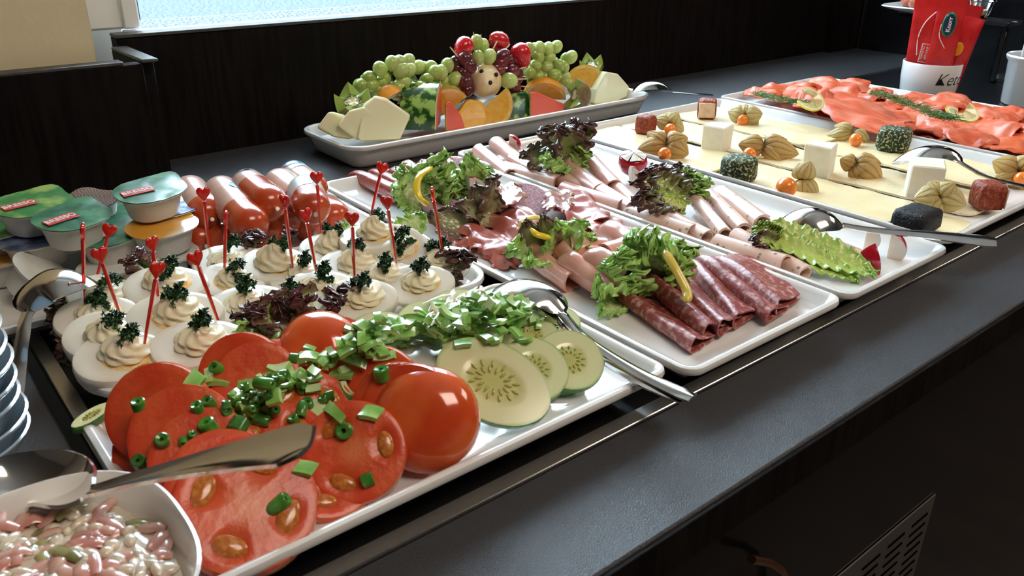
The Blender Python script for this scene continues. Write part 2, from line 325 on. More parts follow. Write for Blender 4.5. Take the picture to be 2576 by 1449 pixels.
        o = bpy.data.objects.new(name, me); COL.objects.link(o)
        if parent is not None: o.parent = parent
        elif not local: o.location = org
        return tag(o, label, cat, group, kind)
def tag(o, label=None, cat=None, group=None, kind=None):
    if label: o['label'] = label
    if cat: o['category'] = cat
    if group: o['group'] = group
    if kind: o['kind'] = kind
    return o
def empty(name, loc=(0, 0, 0), label=None, cat=None, group=None, kind=None):
    o = bpy.data.objects.new(name, None); COL.objects.link(o); o.location = loc; o.empty_display_size = .01; return tag(o, label, cat, group, kind)
def copy_tree(o, parent=None):
    c = o.copy(); COL.objects.link(c)
    if parent is not None: c.parent = parent
    for ch in [x for x in COL.objects if x.parent == o]: copy_tree(ch, c)
    return c
def mat4(loc, B, s=1.0):
    B = np.asarray(B) * s; return Matrix([[B[0][0], B[0][1], B[0][2], loc[0]], [B[1][0], B[1][1], B[1][2], loc[1]], [B[2][0], B[2][1], B[2][2], loc[2]], [0, 0, 0, 1]])
def noi(p, sc=1.0): return noise.noise(Vector((p[0] * sc, p[1] * sc, p[2] * sc)))
def rotz(a): c, s = math.cos(a), math.sin(a); return np.array([[c, -s, 0], [s, c, 0], [0, 0, 1.0]])
def text_mesh(txt, size, shear=0.0, offset=0.0, ext=0.0002):
    cu = bpy.data.curves.new('t', 'FONT'); cu.body = txt; cu.size = size; cu.shear = shear; cu.extrude = ext; cu.offset = offset; cu.align_x = 'CENTER'; cu.align_y = 'CENTER'; cu.resolution_u = 3
    o = bpy.data.objects.new('t', cu); COL.objects.link(o); bpy.context.view_layer.update()
    ev = o.evaluated_get(bpy.context.evaluated_depsgraph_get()); me = ev.to_mesh()
    V = np.array([v.co[:] for v in me.vertices]); F = [tuple(p.vertices) for p in me.polygons]; ev.to_mesh_clear(); bpy.data.objects.remove(o); bpy.data.curves.remove(cu)
    return V, F

# ================================================================== SETTING
def wbox(name, x0, x1, y0, y1, z0, z1, mat, bev=0.0, kind='structure', **k):
    b = MB(); b.box(((x0 + x1) / 2, (y0 + y1) / 2, (z0 + z1) / 2), (x1 - x0, y1 - y0, z1 - z0), bev=bev); return b.build(name, mat, kind=kind, **k)
wbox('floor', -3, 4, -4, 1.4, -.92, -.90, 'floorm')
wbox('ceiling', -3, 4, -4, 1.4, 1.7, 1.72, 'wallp')
wbox('wall_left', -3.05, -3, -4, 1.4, -.9, 1.7, 'wallp')
wbox('wall_front', -3, 4, -4.05, -4, -.9, 1.7, 'wallp')
wbox('wall_right', 4, 4.05, -4, 1.4, -.9, 1.7, 'wallp')
# back wall with window opening x .34..1.9, z .165..1.45
wb = MB(); wb.box((-1.33, 1.34, .4), (3.34, .12, 2.6)); wb.box((3.0, 1.34, .4), (2.0, .12, 2.6)); wb.box((1.17, 1.34, -.425), (1.66, .12, .95)); wb.box((1.17, 1.34, 1.6), (1.66, .12, .2))
wb.build('wall_back', 'wallp', kind='structure')
# window: frame bars + sill + pane
wf = empty('window_1', (1.12, 1.2, .165), kind='structure')
def part(name, mat, parent, c, size, bev=.003):
    b = MB(); b.box(c, size, bev=bev); return b.build(name, mat, parent)
part('window_frame', 'upvc', wf, (.262, 1.19, .75), (.125, .05, 1.17)); part('window_frame', 'upvc', wf, (.322, 1.185, .75), (.022, .055, 1.17))
part('window_frame', 'upvc', wf, (1.92, 1.19, .80), (.10, .05, 1.27)); part('window_frame', 'upvc', wf, (1.12, 1.19, 1.42), (1.7, .05, .06))
part('window_sill', 'sill', wf, (1.12, 1.160, .157), (1.62, .026, .012))
pn = MB(); pn.box((1.12, 1.20, .78), (1.55, .004, 1.22)); pn.build('pane', 'glass', wf)
# outdoor pavement and a parked car's tyre far out
b = MB(); b.box((6, 12, -.95), (60, 21.2, .1)); b.build('pavement', 'asphalt', kind='structure')
cw = aty(715, -22, 7.0); b = MB(); B = np.column_stack([(1, 0, 0), (0, 0, 1), (0, -1, 0)]); b.lathe([(.18, -.1), (.31, -.1), (.34, -.07), (.34, .07), (.31, .1), (.18, .1), (.18, -.1)], 40, (cw[0], 7.0, cw[2] + .30), B)
# dark wood back panel, box ledge and cream column
wbox('back_panel', .29, 2.03, 1.12, 1.145, -.02, .160, 'wood', .001)
wbox('wall_alcove', 1.90, 2.03, 1.10, 1.16, -.02, 1.2, 'wood')
wbox('trim_1', .29, 1.94, 1.118, 1.147, .160, .164, 'woodtop', .0005)
lb = empty('ledge_box', (-.1, 1.05, 0), 'dark wooden box ledge around the cream column, left of the window', 'ledge')
part('front_board', 'wood', lb, (-.16, 1.009, .0738), (.884, .018, .1465), .001); part('side_board', 'wood', lb, (.291, 1.07, .0738), (.018, .10, .1465), .001)
part('front_edge', 'woodtop', lb, (-.17, 1.009, .149), (.864, .0185, .004), .001); part('side_edge', 'woodtop', lb, (.291, 1.06, .149), (.0185, .118, .004), .001)
wbox('wall_column', -.6, .243, 1.03, 1.16, .0, 1.7, 'yellow', .002)
# counter
ct = empty('counter', (.6, .65, -.9), 'long black speckled buffet counter carrying all the platters', 'counter')
part('worktop', 'laminate', ct, (.9, .2605, -.016), (4.0, .081, .032), .0015)
part('worktop', 'laminate', ct, (.9, 1.02, -.016), (4.0, .25, .032), .0015)
part('worktop', 'laminate', ct, (-.52, .598, -.016), (1.16, .592, .032), .0015)
part('cabinet_front', 'blackgloss', ct, (.9, .30, -.47), (4.0, .02, .86), .001)
part('cabinet_edge', 'wood', ct, (.9, .2185, -.016), (4.0, .003, .028), .0005)
# drop-in cooling well with steel flange
cwl = empty('cooling_well', (1.2, .6, -.03), 'black chilled display plate with thin steel rim set into the counter', 'cooling plate')
part('chill_plate', 'black', cwl, (1.44, .598, -.006), (2.74, .575, .010), .001)
def flange(c, size):
    part('steel_rim', 'steel', cwl, c, size, .0008)
flange((1.44, .3065, .0005), (2.76, .012, .003)); flange((.0745, .6, .0005), (.011, .58, .003)); flange((1.44, .889, -.0005), (2.76, .008, .002))
# right end dark partition with a joint strip
wbox('wall_partition', 2.02, 2.05, .2, 1.12, -.02, 1.2, 'blackgloss')
p0 = atx(2170, 40, 2.015); b = MB(); b.box((2.017, p0[1], .3), (.004, .003, .7)); b.build('trim_2', 'steel', kind='structure')
# vent grille plate and bronze handle low on the cabinet
g0 = aty(2355, 1242, .288); vg = empty('vent_grille', (g0[0] - .15, .289, g0[2] - .1), 'slotted grey metal vent plate low on the dark cabinet front', 'vent')
gw, gh = .30, .20
bx = MB(); bx.box((g0[0] - gw / 2, .2885, g0[2] - gh / 2), (gw, .002, gh), bev=.0005); bx.build('plate', 'grille', vg)
for r in range(9):
    for c in range(4):
        b = MB(); b.box((g0[0] - .032 - c * .055 - (r % 2) * .0, .2872, g0[2] - .022 - r * .0145), (.038, .0016, .0035), bev=.0008); b.build('slot', 'void', vg)
hp = [aty(x, y, .28) for x, y in [(1880, 1400), (1925, 1408), (1955, 1428), (1972, 1460), (1975, 1500)]]
b = MB(); hp = [q - np.array([0, .004, 0]) for q in hp]; b.tube(hp, .004, 10); b.build('cabinet_handle', 'bronze', label='curved bronze pull handle at the bottom of the cabinet front', cat='handle')

# ================================================================== TRAYS
def rrect(x0, x1, y0, y1, r, off, n=6):
    x0 -= off; x1 += off; y0 -= off; y1 += off; r = max(r + off, .002); P = []
    for cx_, cy_, a0 in ((x1 - r, y1 - r, 0), (x0 + r, y1 - r, 90), (x0 + r, y0 + r, 180), (x1 - r, y0 + r, 270)):
        for i in range(n + 1):
            a = math.radians(a0 + 90 * i / n); P.append((cx_ + r * math.cos(a), cy_ + r * math.sin(a)))
    return P
def tray(x0, x1, y0, y1, zr, r, slope, label, lip=.007, foot=.012, z0=0.0, cat='platter', mat='china', name='serving_platter', foot_in=.03, group='white rectangular platters'):
    fl = zr - slope
    prof = [(-foot_in - .02, z0 + .003), (-foot_in - .004, z0), (-foot_in, z0 + .001), (-foot_in + .006, z0 + .006), (-.006, zr - lip), (-.001, zr - lip + .001), (0, zr - .0035), (-.0008, zr - .0008), (-.003, zr), (-.0055, zr - .0006), (-.0075, zr - .003), (-.0115, fl + .004), (-.017, fl + .001), (-.028, fl)]
    b = MB(); rings = [[(x, y, z) for x, y in rrect(x0, x1, y0, y1, r, o)] for o, z in prof]
    b.grid(rings, False, True, flip=False); n = len(rings[0])
    b.add(rings[0], [tuple(range(n))[::-1]]); b.add(rings[-1], [tuple(range(n))])
    return b.build(name, mat, label=label, cat=cat, group=group, sharp=50)
F_ = .016   # tray floor height
TOM = (.064, .392, .303, .487)
tray(*TOM, .030, .012, .015, 'white rectangular platter under the sliced tomatoes and cucumbers')
tray(.081, .395, .495, .652, .030, .03, .018, 'long white platter with rounded corners under the devilled eggs')
tray(.396, .588, .290, .822, .030, .014, .014, 'white rectangular platter under the salami and cured ham')
tray(.592, .768, .289, .836, .030, .014, .014, 'white rectangular platter under the pink turkey rolls')
tray(.779, 1.135, .298, .842, .030, .014, .014, 'wide white platter under the sliced cheese')
tray(1.145, 1.452, .25, .852, .030, .014, .014, 'white platter under the smoked salmon at the right')
tray(.205, .392, .66, .822, .028, .014, .012, 'white platter under the small orange sausages')
tray(-.03, .2, .655, .84, .024, .03, .012, 'white platter with a rounded rim under the portion cups')
tray(.485, 1.060, .908, 1.062, .034, .035, .018, 'long white platter of cut fruit by the window panel', foot_in=.02)

# ================================================================== generic food builders
def leaf_grid(L, W_, amp, fr, curl, seed, nu=64, nv=29, lobes=0.12, cup=.3):
    P = np.zeros((nu, nv, 3)); A = np.zeros((nu, nv))
    for i in range(nu):
        u = i / (nu - 1); w = W_ * (math.sin(PI * min(1, (.08 + .92 * u)) ** .85) ** .6 * .85 + .12 * (1 - u)) if u < .999 else W_ * .25
        for j in range(nv):
            v = 2 * j / (nv - 1) - 1; e = max(abs(v), max(0, (u - .6) / .4)); e3 = e ** 2.2
            ww = w * (1 + lobes * e3 * noi((u * 7, seed + (3 if v > 0 else 0), 0), 1.6))
            x = u * L * (1 + .05 * e3 * noi((v * 4, seed, 1), 2)); y = v * ww
            ph = fr * (u * 1.9 + (.4 if v > 0 else 0)) + v * .8 + seed + .5 * noi((u * 3, v * 2, seed), 1)
            z = amp * e3 * (math.sin(ph * 2 * PI) * .85 + noi((u * 4, v * 4, seed), 1.3) * 1.2) + amp * .10 * e3 * math.sin(ph * 6 * PI) + amp * .18 * noi((u * 12, v * 8, seed), 1)
            x += amp * e3 * .55 * math.cos(ph * 2 * PI + 1); y += amp * (.22 * math.sin(ph * 6 * PI) + .12 * math.sin(ph * 15 * PI)) * e3 ** 2 * (1 if v > 0 else -1)
            z += cup * W_ * v * v * (1 - u * .3) + curl * L * u * u
            P[i, j] = (x, y, z); A[i, j] = min(1, e ** 1.6 * (.5 + .5 * u) + .02)
    return P, A
def leaf(b, base, tipdir, nrm, L, W_, amp=.006, fr=2.2, curl=.1, seed=None, th=.0006, cup=.3, mi=0, nu=64, nv=29):
    P, A = leaf_grid(L, W_, amp, fr, curl, seed if seed is not None else ru(0, 99), nu, nv, cup=cup)
    B = basis(tipdir, nrm); P = P @ B.T + np.asarray(base); b.shell(P, th, mi, A)
def lettuce(label, mats, leaves, group='lettuce garnishes', cat='lettuce', name='lettuce_garnish', **kw):
    """leaves: (base px,py,z), (tip px,py,z), width, amp, mat index"""
    b0 = at(*leaves[0][0]); t = empty(name, b0, label, cat, group)
    for k, lf in enumerate(leaves):
        p, q, w, amp = at(*lf[0]), at(*lf[1]), lf[2], lf[3]; mt = mats[lf[4]] if len(lf) > 4 else mats[0]
        L = np.linalg.norm(q - p); nrm = unit(UP * .6 + tocam(p) * .6 + np.array([ru(-.3, .3), ru(-.3, .3), 0]))
        b = MB(); leaf(b, p, q - p, nrm, L * 1.05, w, amp, kw.get('fr', 2.2), kw.get('curl', .05), seed=k * 3.7 + b0[0] * 50, cup=kw.get('cup', .25)); b.build('leaf', mt, t, sharp=0)
    return t
def roll(p0, p1, r0, r1, turns=1.6, th=.0013, sag=0, n=14, ns=40, mi=0, b=None, gap=.0018, side=1, flat=.85, bend=0, mi2=None, phase=None):
    """a rolled slice: spiral sheet from p0 to p1"""
    p0, p1 = np.asarray(p0), np.asarray(p1); B = basis(p1 - p0); P = np.zeros((n, ns, 3)); L = np.linalg.norm(p1 - p0); ph = ru(0, 6) if phase is None else phase
    for i in range(n):
        t = i / (n - 1); r = r0 + (r1 - r0) * t; c = p0 + (p1 - p0) * t - UP * sag * 4 * t * (1 - t) + B[:, 1] * bend * math.sin(PI * t)
        for j in range(ns):
            s_ = j / (ns - 1); a = side * s_ * turns * 2 * PI + ph + .3 * t; rr = r - s_ * turns * gap * (r / r0 if r < r0 else 1)
            rr *= 1 + .05 * noi((t * 2, s_ * 3, ph), 1.5)
            P[i, j] = c + B[:, 1] * rr * math.cos(a) + B[:, 2] * rr * math.sin(a) * flat + B[:, 0] * (.0015 * noi((s_ * 4, ph, t), 2))
    b = b or MB(); b.shell(P[:, ::-1] if side > 0 else P, th, mi, mi2=mi2); return b
def fold(p0, p1, wid, r, th=.0014, side=None, near_w=None, lift=.0, b=None, mi=0, mi2=None, far=.28, sag=0, nz=.0006, open_=1.0, n=22, ns=30, rz=1.0):
    """slice folded in half: rounded crease on the p0-p1 line, flaps going to `side`"""
    p0, p1 = np.asarray(p0), np.asarray(p1); d = unit(p1 - p0); sd = unit(np.cross(d, UP)) if side is None else unit(side); near_w = near_w or wid * .75
    sd = -sd if side is None and False else sd; P = np.zeros((n, ns, 3)); sdv = ru(0, 50)
    for i in range(n):
        t = i / (n - 1)
        e = math.sqrt(max(0.0, 1 - (1 - min(1, t / far)) ** 2)) if t < far else 1.0
        w = (wid + (near_w - wid) * max(0, (t - .45) / .55) ** 1.5) * (.12 + .88 * e); rr = r * (.25 + .75 * e) * (1 + .15 * math.sin(3 * t + sdv))
        c = p0 + (p1 - p0) * t - UP * sag * math.sin(PI * t)
        for j in range(ns):
            s_ = j / (ns - 1)
            if s_ < .38: k = s_ / .38; x = w * (1 - k); z = th * .7 - rr * 0 + rr * .12 * (1 - k)
            elif s_ < .62: k = (s_ - .38) / .24; a = -PI / 2 - k * PI; x = rr * .9 * math.cos(a) ; z = rr * rz + rr * rz * math.sin(a)
            else: k = (s_ - .62) / .38; x = w * .96 * k; z = 2 * rr * rz * (1 - k) ** 1.3 + (th * 2.6 + rr * .35 * open_ * t ** 3) * k
            q = noi((t * 3, s_ * 3, sdv), 1.7) * nz * 2
            P[i, j] = c + sd * (x + rr) + UP * (z + q + lift * (x / max(w, 1e-5)) ** 2) + d * (noi((s_ * 5, sdv, 0), 1.5) * .002 * t)
    b = b or MB(); b.shell(P, th, mi, mi2=mi2); return b
def drape(quad, z0, amp, seed, th=.0016, sc=18, nu=22, nv=16, mi=0, b=None, edge=.004, ridge=0, drop=.004):
    """a limp slice: four corner points (x,y), rounded, wavy, resting at z0"""
    Q = [np.asarray(q, float) for q in quad]; P = np.zeros((nu, nv, 3))
    for i in range(nu):
        u = i / (nu - 1)
        for j in range(nv):
            v = j / (nv - 1); uu, vv = u * 2 - 1, v * 2 - 1
            cu, cv = uu * math.sqrt(1 - vv * vv * .38), vv * math.sqrt(1 - uu * uu * .38); s_, t = (cu + 1) / 2, (cv + 1) / 2
            p = Q[0] * (1 - s_) * (1 - t) + Q[1] * s_ * (1 - t) + Q[2] * s_ * t + Q[3] * (1 - s_) * t
            m = max(abs(uu), abs(vv)); n1 = noi((p[0] * sc, p[1] * sc, seed), 1); n2 = noi((p[0] * sc * 2.7, p[1] * sc * 2.7, seed + 9), 1)
            z = z0 + amp * (n1 + .45 * n2 + .3) + ridge * math.sin(u * PI * 3 + seed + n1 * 2) - drop * m ** 6
            out = np.array([noi((u * 3, v * 3, seed), 2), noi((v * 3, u * 3, seed + 5), 2)]) * edge * m ** 3
            P[i, j] = (p[0] + out[0], p[1] + out[1], z)
    b = b or MB(); b.shell(P, th, mi); return b

def cat(pts, n):
    pts = [np.asarray(p, float) for p in pts]; pts = [2 * pts[0] - pts[1]] + pts + [2 * pts[-1] - pts[-2]]; m = len(pts) - 3; out = []
    for k in range(n):
        t = k / (n - 1) * m; i = min(int(t), m - 1); t -= i; a, b, c, d = pts[i:i + 4]
        out.append(.5 * (2 * b + (c - a) * t + (2 * a - 5 * b + 4 * c - d) * t * t + (3 * b - a - 3 * c + d) * t ** 3))
    return np.array(out)
def resample(path, ts):
    d = np.r_[0, np.cumsum(np.linalg.norm(np.diff(path, axis=0), axis=1))]; d /= d[-1]
    return np.column_stack([np.interp(ts, d, path[:, k]) for k in range(3)])
def spoon(pts, label, fb=.32, wb=.021, wn=.0032, we=.009, depth=.011, up=UP, invert=True, th=.0016, name='serving_spoon', endcut=.25, cat_='spoon', group='steel serving cutlery', tines=0, ridge=.0012):
    n = 60; ts = np.linspace(0, 1, n); C = resample(cat(pts, 120), ts); T = np.gradient(C, axis=0); sg = 1 if invert else -1
    def wid(t):
        if t < fb: k = t / fb; return max(.0006, wb * max(0.0, 1 - abs(2 * (k ** .80) - 1) ** 2.4) ** .5) if k < .62 else max(wn, wb * max(0.0, 1 - abs(2 * (k ** .80) - 1) ** 2.0) ** .55)
        k = (t - fb) / (1 - fb); w = wn + (we - wn) * k ** 1.5
        if k > .93: w *= 1 - endcut * ((k - .93) / .07)
        return w
    def dep(t): return depth * max(0, math.sin(PI * min(1, t / fb))) ** .8 if t < fb else 0
    ms = []
    if tines:
        b = MB(); i0 = int(fb * .62 * n); P = np.zeros((n - i0, 11, 3))
        for i in range(i0, n):
            B = basis(T[i], up); w = wid(ts[i]) if ts[i] > fb else wn + (wb * .9 - wn) * max(0, (fb - ts[i]) / (fb * .38)) ** .6
            for j in range(11): v = j / 5 - 1; P[i - i0, j] = C[i] + B[:, 1] * w * v + B[:, 2] * sg * (dep(ts[i]) * .5 * (1 - v * v) + ridge * (1 - v * v))
        b.shell(P, th)
        for q in range(tines):
            v0 = (q + .5) / tines * 2 - 1; pp = []
            for i in range(0, i0 + 2): B = basis(T[i], up); pp.append(C[i] + B[:, 1] * wb * .85 * v0 + B[:, 2] * sg * (dep(ts[i]) * .5 * (1 - v0 * v0) + ridge))
            b.tube(pp, np.linspace(.0008, .0021, len(pp)), 8, flat=.55)
    else:
        b = MB(); P = np.zeros((n, 15, 3))
        for i in range(n):
            B = basis(T[i], up); w = wid(ts[i])
            for j in range(15): v = j / 7 - 1; P[i, j] = C[i] + B[:, 1] * w * v + B[:, 2] * sg * (dep(ts[i]) * (1 - v * v) + (ridge * (1 - abs(v) ** 1.5) if ts[i] > fb else 0))
        b.shell(P, th)
    return b.build(name, 'chrome', label=label, cat=cat_, group=group, sharp=35)

# ================================================================== DEVILLED EGGS
def parsley_mesh(seed, n=11, R=.0085):
    random.seed(seed); b = MB()
    for k in range(n):
        az = ru(0, 2 * PI); el = ru(-.1, 1.3); d = np.array([math.cos(az) * math.cos(el), math.sin(az) * math.cos(el), math.sin(el)]); c = d * R * ru(.35, 1.0)
        b.tube([np.zeros(3), c * .6, c], [.0005, .0004, .0003], 4, caps=False)
        for q in range(3):
            B = basisz(unit(d + np.array([ru(-1, 1), ru(-1, 1), ru(-.4, 1)]) * .9), (ru(-1, 1), ru(-1, 1), .3)); cc = c + np.array([ru(-1, 1), ru(-1, 1), ru(-1, 1)]) * .0018; P = []
            s_ = ru(.0022, .0034); ph = ru(0, 6)
            V = [cc]; F = []; m = 14
            for j in range(m):
                a = 2 * PI * j / m; rr = s_ * (.62 + .38 * (1 if j % 2 else -.5)) * (1 + .3 * math.sin(a * 2 + ph)); V.append(cc + B @ np.array([rr * math.cos(a), rr * math.sin(a), s_ * .45 * math.sin(a * 3.5 + ph)]))
            F = [(0, 1 + j, 1 + (j + 1) % m) for j in range(m)]; b.add(V, F)
            V2 = [v - B[:, 2] * .0004 for v in V]; b.add(V2, [f[::-1] for f in F])
    random.seed(seed + 100)
    return b
par_protos = []
def egg_proto():
    a, bb, h = .0285, .0212, .0225
    w = MB(); rings = []
    def el(r, z, sh=0): return [( (a * r * math.cos(p)) * (1 - .0 * 0) + .0, bb * r * math.sin(p) * (1 - .16 * math.cos(p)), z) for p in [2 * PI * j / 40 for j in range(40)]]
    prof = [(.02, h), (.5, h), (.78, h), (.92, h - .0001), (.965, h - .0006), (.99, h - .002), (1.0, h - .0045), (.985, h * .58), (.93, h * .36), (.82, h * .19), (.64, h * .07), (.4, h * .01), (.02, 0)]
    w.grid([el(*q) for q in prof], False, True, flip=True); o = w.build('devilled_egg', 'eggwhite', local=True)
    y = MB(); y.ball((.002, 0, h - .0003), (.0158, .0135, .0016), nu=24, nv=8); y.build('yolk', 'yolk', o, local=True)
    c = MB(); P = []
    for i in range(26):
        t = i / 25; row = []; R = .0138 * (1 - t) ** .62 * (1 + .09 * math.sin(t * 5 * PI)); z = h + .0008 + .0135 * t
        for j in range(48):
            p = 2 * PI * j / 48; rr = R * (1 + .075 * math.cos(7 * (p + t * 2.4))); row.append((rr * math.cos(p) + .001 * math.sin(t * 9), rr * math.sin(p) + .001 * math.cos(t * 9), z + .0005 * math.cos(7 * (p + t * 2.4))))
        P.append(row)
    c.grid(P, False, True); c.build('cream_swirl', 'cream', o, local=True, sharp=60)
    return o
EGG = egg_proto(); PAR = []
for sd in (3, 8, 15, 21):
    o = parsley_mesh(sd, 15, .0105).build('parsley_sprig', 'parsley', local=True, sharp=0); PAR.append(o)
# px, py of egg centre, z of egg base, yaw deg, tilt (x,y), scale, parsley px, label
EGGS = [
 (312, 892, .018, 8, (0, .05), 1.05, (327, 845), 'devilled egg at the near left corner of the egg platter, on lettuce'),
 (268, 845, .022, -18, (0, .1), 1.0, (285, 812), 'devilled egg directly behind the corner egg, touching it'),
 (242, 792, .020, 25, (0, .1), .95, (248, 755), 'devilled egg by the left rim with a tall dark parsley tuft'),
 (262, 742, .020, -35, (0, 0), 1.0, (240, 722), 'devilled egg at the back left corner, beside the upturned spoon'),
 (500, 858, .020, 20, (0, .0), 1.05, (503, 812), 'devilled egg with a pick through it, second from the front left corner'),
 (440, 792, .023, 25, (.0, .1), 1.12, (432, 745), 'large devilled egg in the middle of the left half of the platter'),
 (418, 712, .022, 10, (0, 0), 1.05, (415, 688), 'devilled egg with piped cream near the back left, before the portion cups'),
 (578, 652, .022, 15, (0, 0), 1.0, (528, 642), 'devilled egg with little cream in the back row, before the first sausage'),
 (580, 705, .020, -20, (0, 0), .95, (598, 684), 'devilled egg behind the centre one, below a leaning pick'),
 (618, 762, .020, 30, (0, 0), 1.0, (612, 722), 'devilled egg with a light parsley sprig at the centre of the platter'),
 (698, 662, .022, -5, (0, 0), 1.05, (698, 625), 'devilled egg with a tall smooth cream swirl in the back row'),
 (762, 690, .020, 20, (0, 0), .92, (762, 655), 'devilled egg in the middle of the platter with two picks beside it'),
 (728, 765, .020, 30, (0, 0), .95, (718, 722), 'devilled egg at the front centre, behind the red lettuce'),
 (838, 622, .022, 5, (0, 0), 1.0, (820, 585), 'devilled egg with a broad swirl in the back row, right of centre'),
 (805, 722, .020, 10, (0, 0), 1.0, (817, 685), 'devilled egg left of the front half egg with orange yolk showing'),
 (892, 662, .022, 10, (0, 0), 1.0, (885, 612), 'devilled egg with a pick and curly parsley, right of centre'),
 (905, 748, .019, 12, (0, .12), .98, (895, 703), 'devilled egg at the front edge with a red pick, right of the red lettuce'),
 (942, 590, .034, 25, (0, .1), 1.0, (935, 535), 'devilled egg perched highest at the back right, touching the salami platter'),
 (1002, 618, .030, -25, (.1, .5), 1.0, (1012, 592), 'devilled egg tilted to show its cut face at the back right'),
 (962, 695, .020, 15, (0, 0), .95, (966, 668), 'devilled egg between the tilted egg and the front row'),
 (1052, 710, .018, 14, (0, .1), 1.0, (1050, 668), 'devilled egg at the front right corner, beside dark red lettuce'),
 (1110, 652, .022, 20, (0, 0), .9, (1088, 615), 'devilled egg at the right rim with a thick parsley tuft'),
]
egg_cols = [o for o in COL.objects if o.parent == EGG]
for k, (px, py, zb, yaw, tilt, s_, pp, lab) in enumerate(EGGS):
    o = EGG if k == 0 else copy_tree(EGG); p = at(px, py, zb + .019 * s_)
    B = rotz(math.radians(yaw - 35)); tx, ty = tilt
    B = B @ np.array([[1, 0, 0], [0, math.cos(ty), -math.sin(ty)], [0, math.sin(ty), math.cos(ty)]]); B = B @ np.array([[math.cos(tx), 0, math.sin(tx)], [0, 1, 0], [-math.sin(tx), 0, math.cos(tx)]])
    ax = unit(np.cross(UP, tocam(p))); th_ = -.26 if k not in (17, 18) else -.05
    Rt = np.array(Matrix.Rotation(-th_, 3, Vector(ax))); B = Rt @ B; s_ *= 1.06; tv = B @ np.array([0, 0, .0225 * s_]); p = at(px, py, zb + tv[2]) - tv; o.matrix_world = mat4(p, B, s_); tag(o, lab, 'egg', 'devilled eggs on the long platter')
    cs = [x for x in COL.objects if x.parent == o and x.name.startswith('cream')][0]; zs = (.95, 1.0, .75, .55, .8, .9, 1.1, .4, .8, .55, 1.25, .5, .6, 1.15, .5, 1.0, .6, 1.2, .5, .7, .7, .8)[k]; xs = 1.06 - .10 * zs + .06 * math.sin(k * 2.1)
    cs.matrix_basis = mat4((.002 * math.sin(k * 1.7), .0015 * math.cos(k * 2.3), .0225 * (1 - zs)), np.diag([xs * 1.05, xs * .95, zs]) @ np.eye(3))
    q = PAR[k % 4] if k < 4 else PAR[k % 4].copy()
    if k >= 4: COL.objects.link(q)
    q.parent = o; top = at(*pp, zb + .033 * s_)
    lc = np.linalg.inv(B) @ ((top - p) / s_) ; lc[0] = np.clip(lc[0], -.014, .014); lc[1] = np.clip(lc[1], -.012, .012); lc[2] = .0245 + .0125 * zs - 6.5 * (lc[0] ** 2 + lc[1] ** 2) ** .5 * .08
    q.matrix_parent_inverse = Matrix(); q.matrix_basis = mat4(lc, rotz(k * 1.3), .60 if k not in (2, 0, 18, 21) else .80)
# heart picks: base px,py,z  -> top px,py
PICKS = [((213, 775, .045), (208, 575), 'red heart pick standing at the far left of the eggs'), ((243, 700, .045), (276, 575), 'red heart pick leaning right, behind the crossed one at the left'),
 ((300, 788, .045), (249, 635), 'red heart pick leaning left, crossing in front of another at the left'), ((402, 778, .045), (382, 608), 'red heart pick behind another in the large left egg'),
 ((362, 872, .045), (396, 672), 'red heart pick stuck in the near left corner egg'), ((550, 810, .045), (490, 645), 'red heart pick leaning left out of the front egg'),
 ((565, 690, .045), (568, 542), 'slim red pick standing before the near sausages'), ((527, 636, .045), (511, 482), 'red heart pick before the leftmost sausage'),
 ((735, 664, .05), (715, 502), 'red heart pick in the tall swirl egg, before the middle sausage'), ((797, 692, .047), (768, 537), 'red pick leaning left at the middle of the eggs'),
 ((808, 575, .05), (796, 442), 'tallest standing red heart pick at the back, before the printed sausage'), ((893, 717, .045), (885, 545), 'red heart pick in the front egg with orange yolk'),
 ((997, 662, .047), (972, 505), 'red heart pick by the tilted egg'), ((935, 532, .065), (962, 418), 'red heart pick in the highest egg, before the smoked sausage slices'),
 ((1115, 650, .045), (1088, 483), 'slim red pick at the right end of the eggs')]
for k, (b0, t0, lab) in enumerate(PICKS):
    p = at(*b0); q = aty(t0[0], t0[1], p[1] + ru(-.004, .004)); d = unit(q - p); hs = .0062
    b = MB(); hd = q - d * hs * 1.3; b.tube([p - d * .004, p + (hd - p) * .5, hd], [.0009, .0014, .0015], 7)
    yawk = ru(-.9, .9) if k not in (0, 6, 14) else 1.5
    sx = unit(np.cross(tocam(q), d)) * math.cos(yawk) + tocam(q) * math.sin(yawk); sx = unit(sx - d * (sx @ d)); sy = np.cross(sx, d); N = 28; P = []
    for zz, sc_ in ((-1, .1), (-.9, .72), (-.35, 1.0), (.35, 1.0), (.9, .72), (1, .1)):
        row = []
        for j in range(N):
            a = 2 * PI * j / N; hx = 16 * math.sin(a) ** 3 / 17; hy = (13 * math.cos(a) - 5 * math.cos(2 * a) - 2 * math.cos(3 * a) - math.cos(4 * a)) / 17
            row.append(q - d * hs * .25 + sx * hx * hs * sc_ * .95 + d * hy * hs * sc_ * 1.2 + sy * zz * .0017)
        P.append(row)
    st = b.build('heart_pick', 'pick', label=lab, cat='pick', group='red heart picks in the eggs')
    h = MB(); h.grid(P, False, True); h.build('heart_head', 'pick', st, sharp=60)
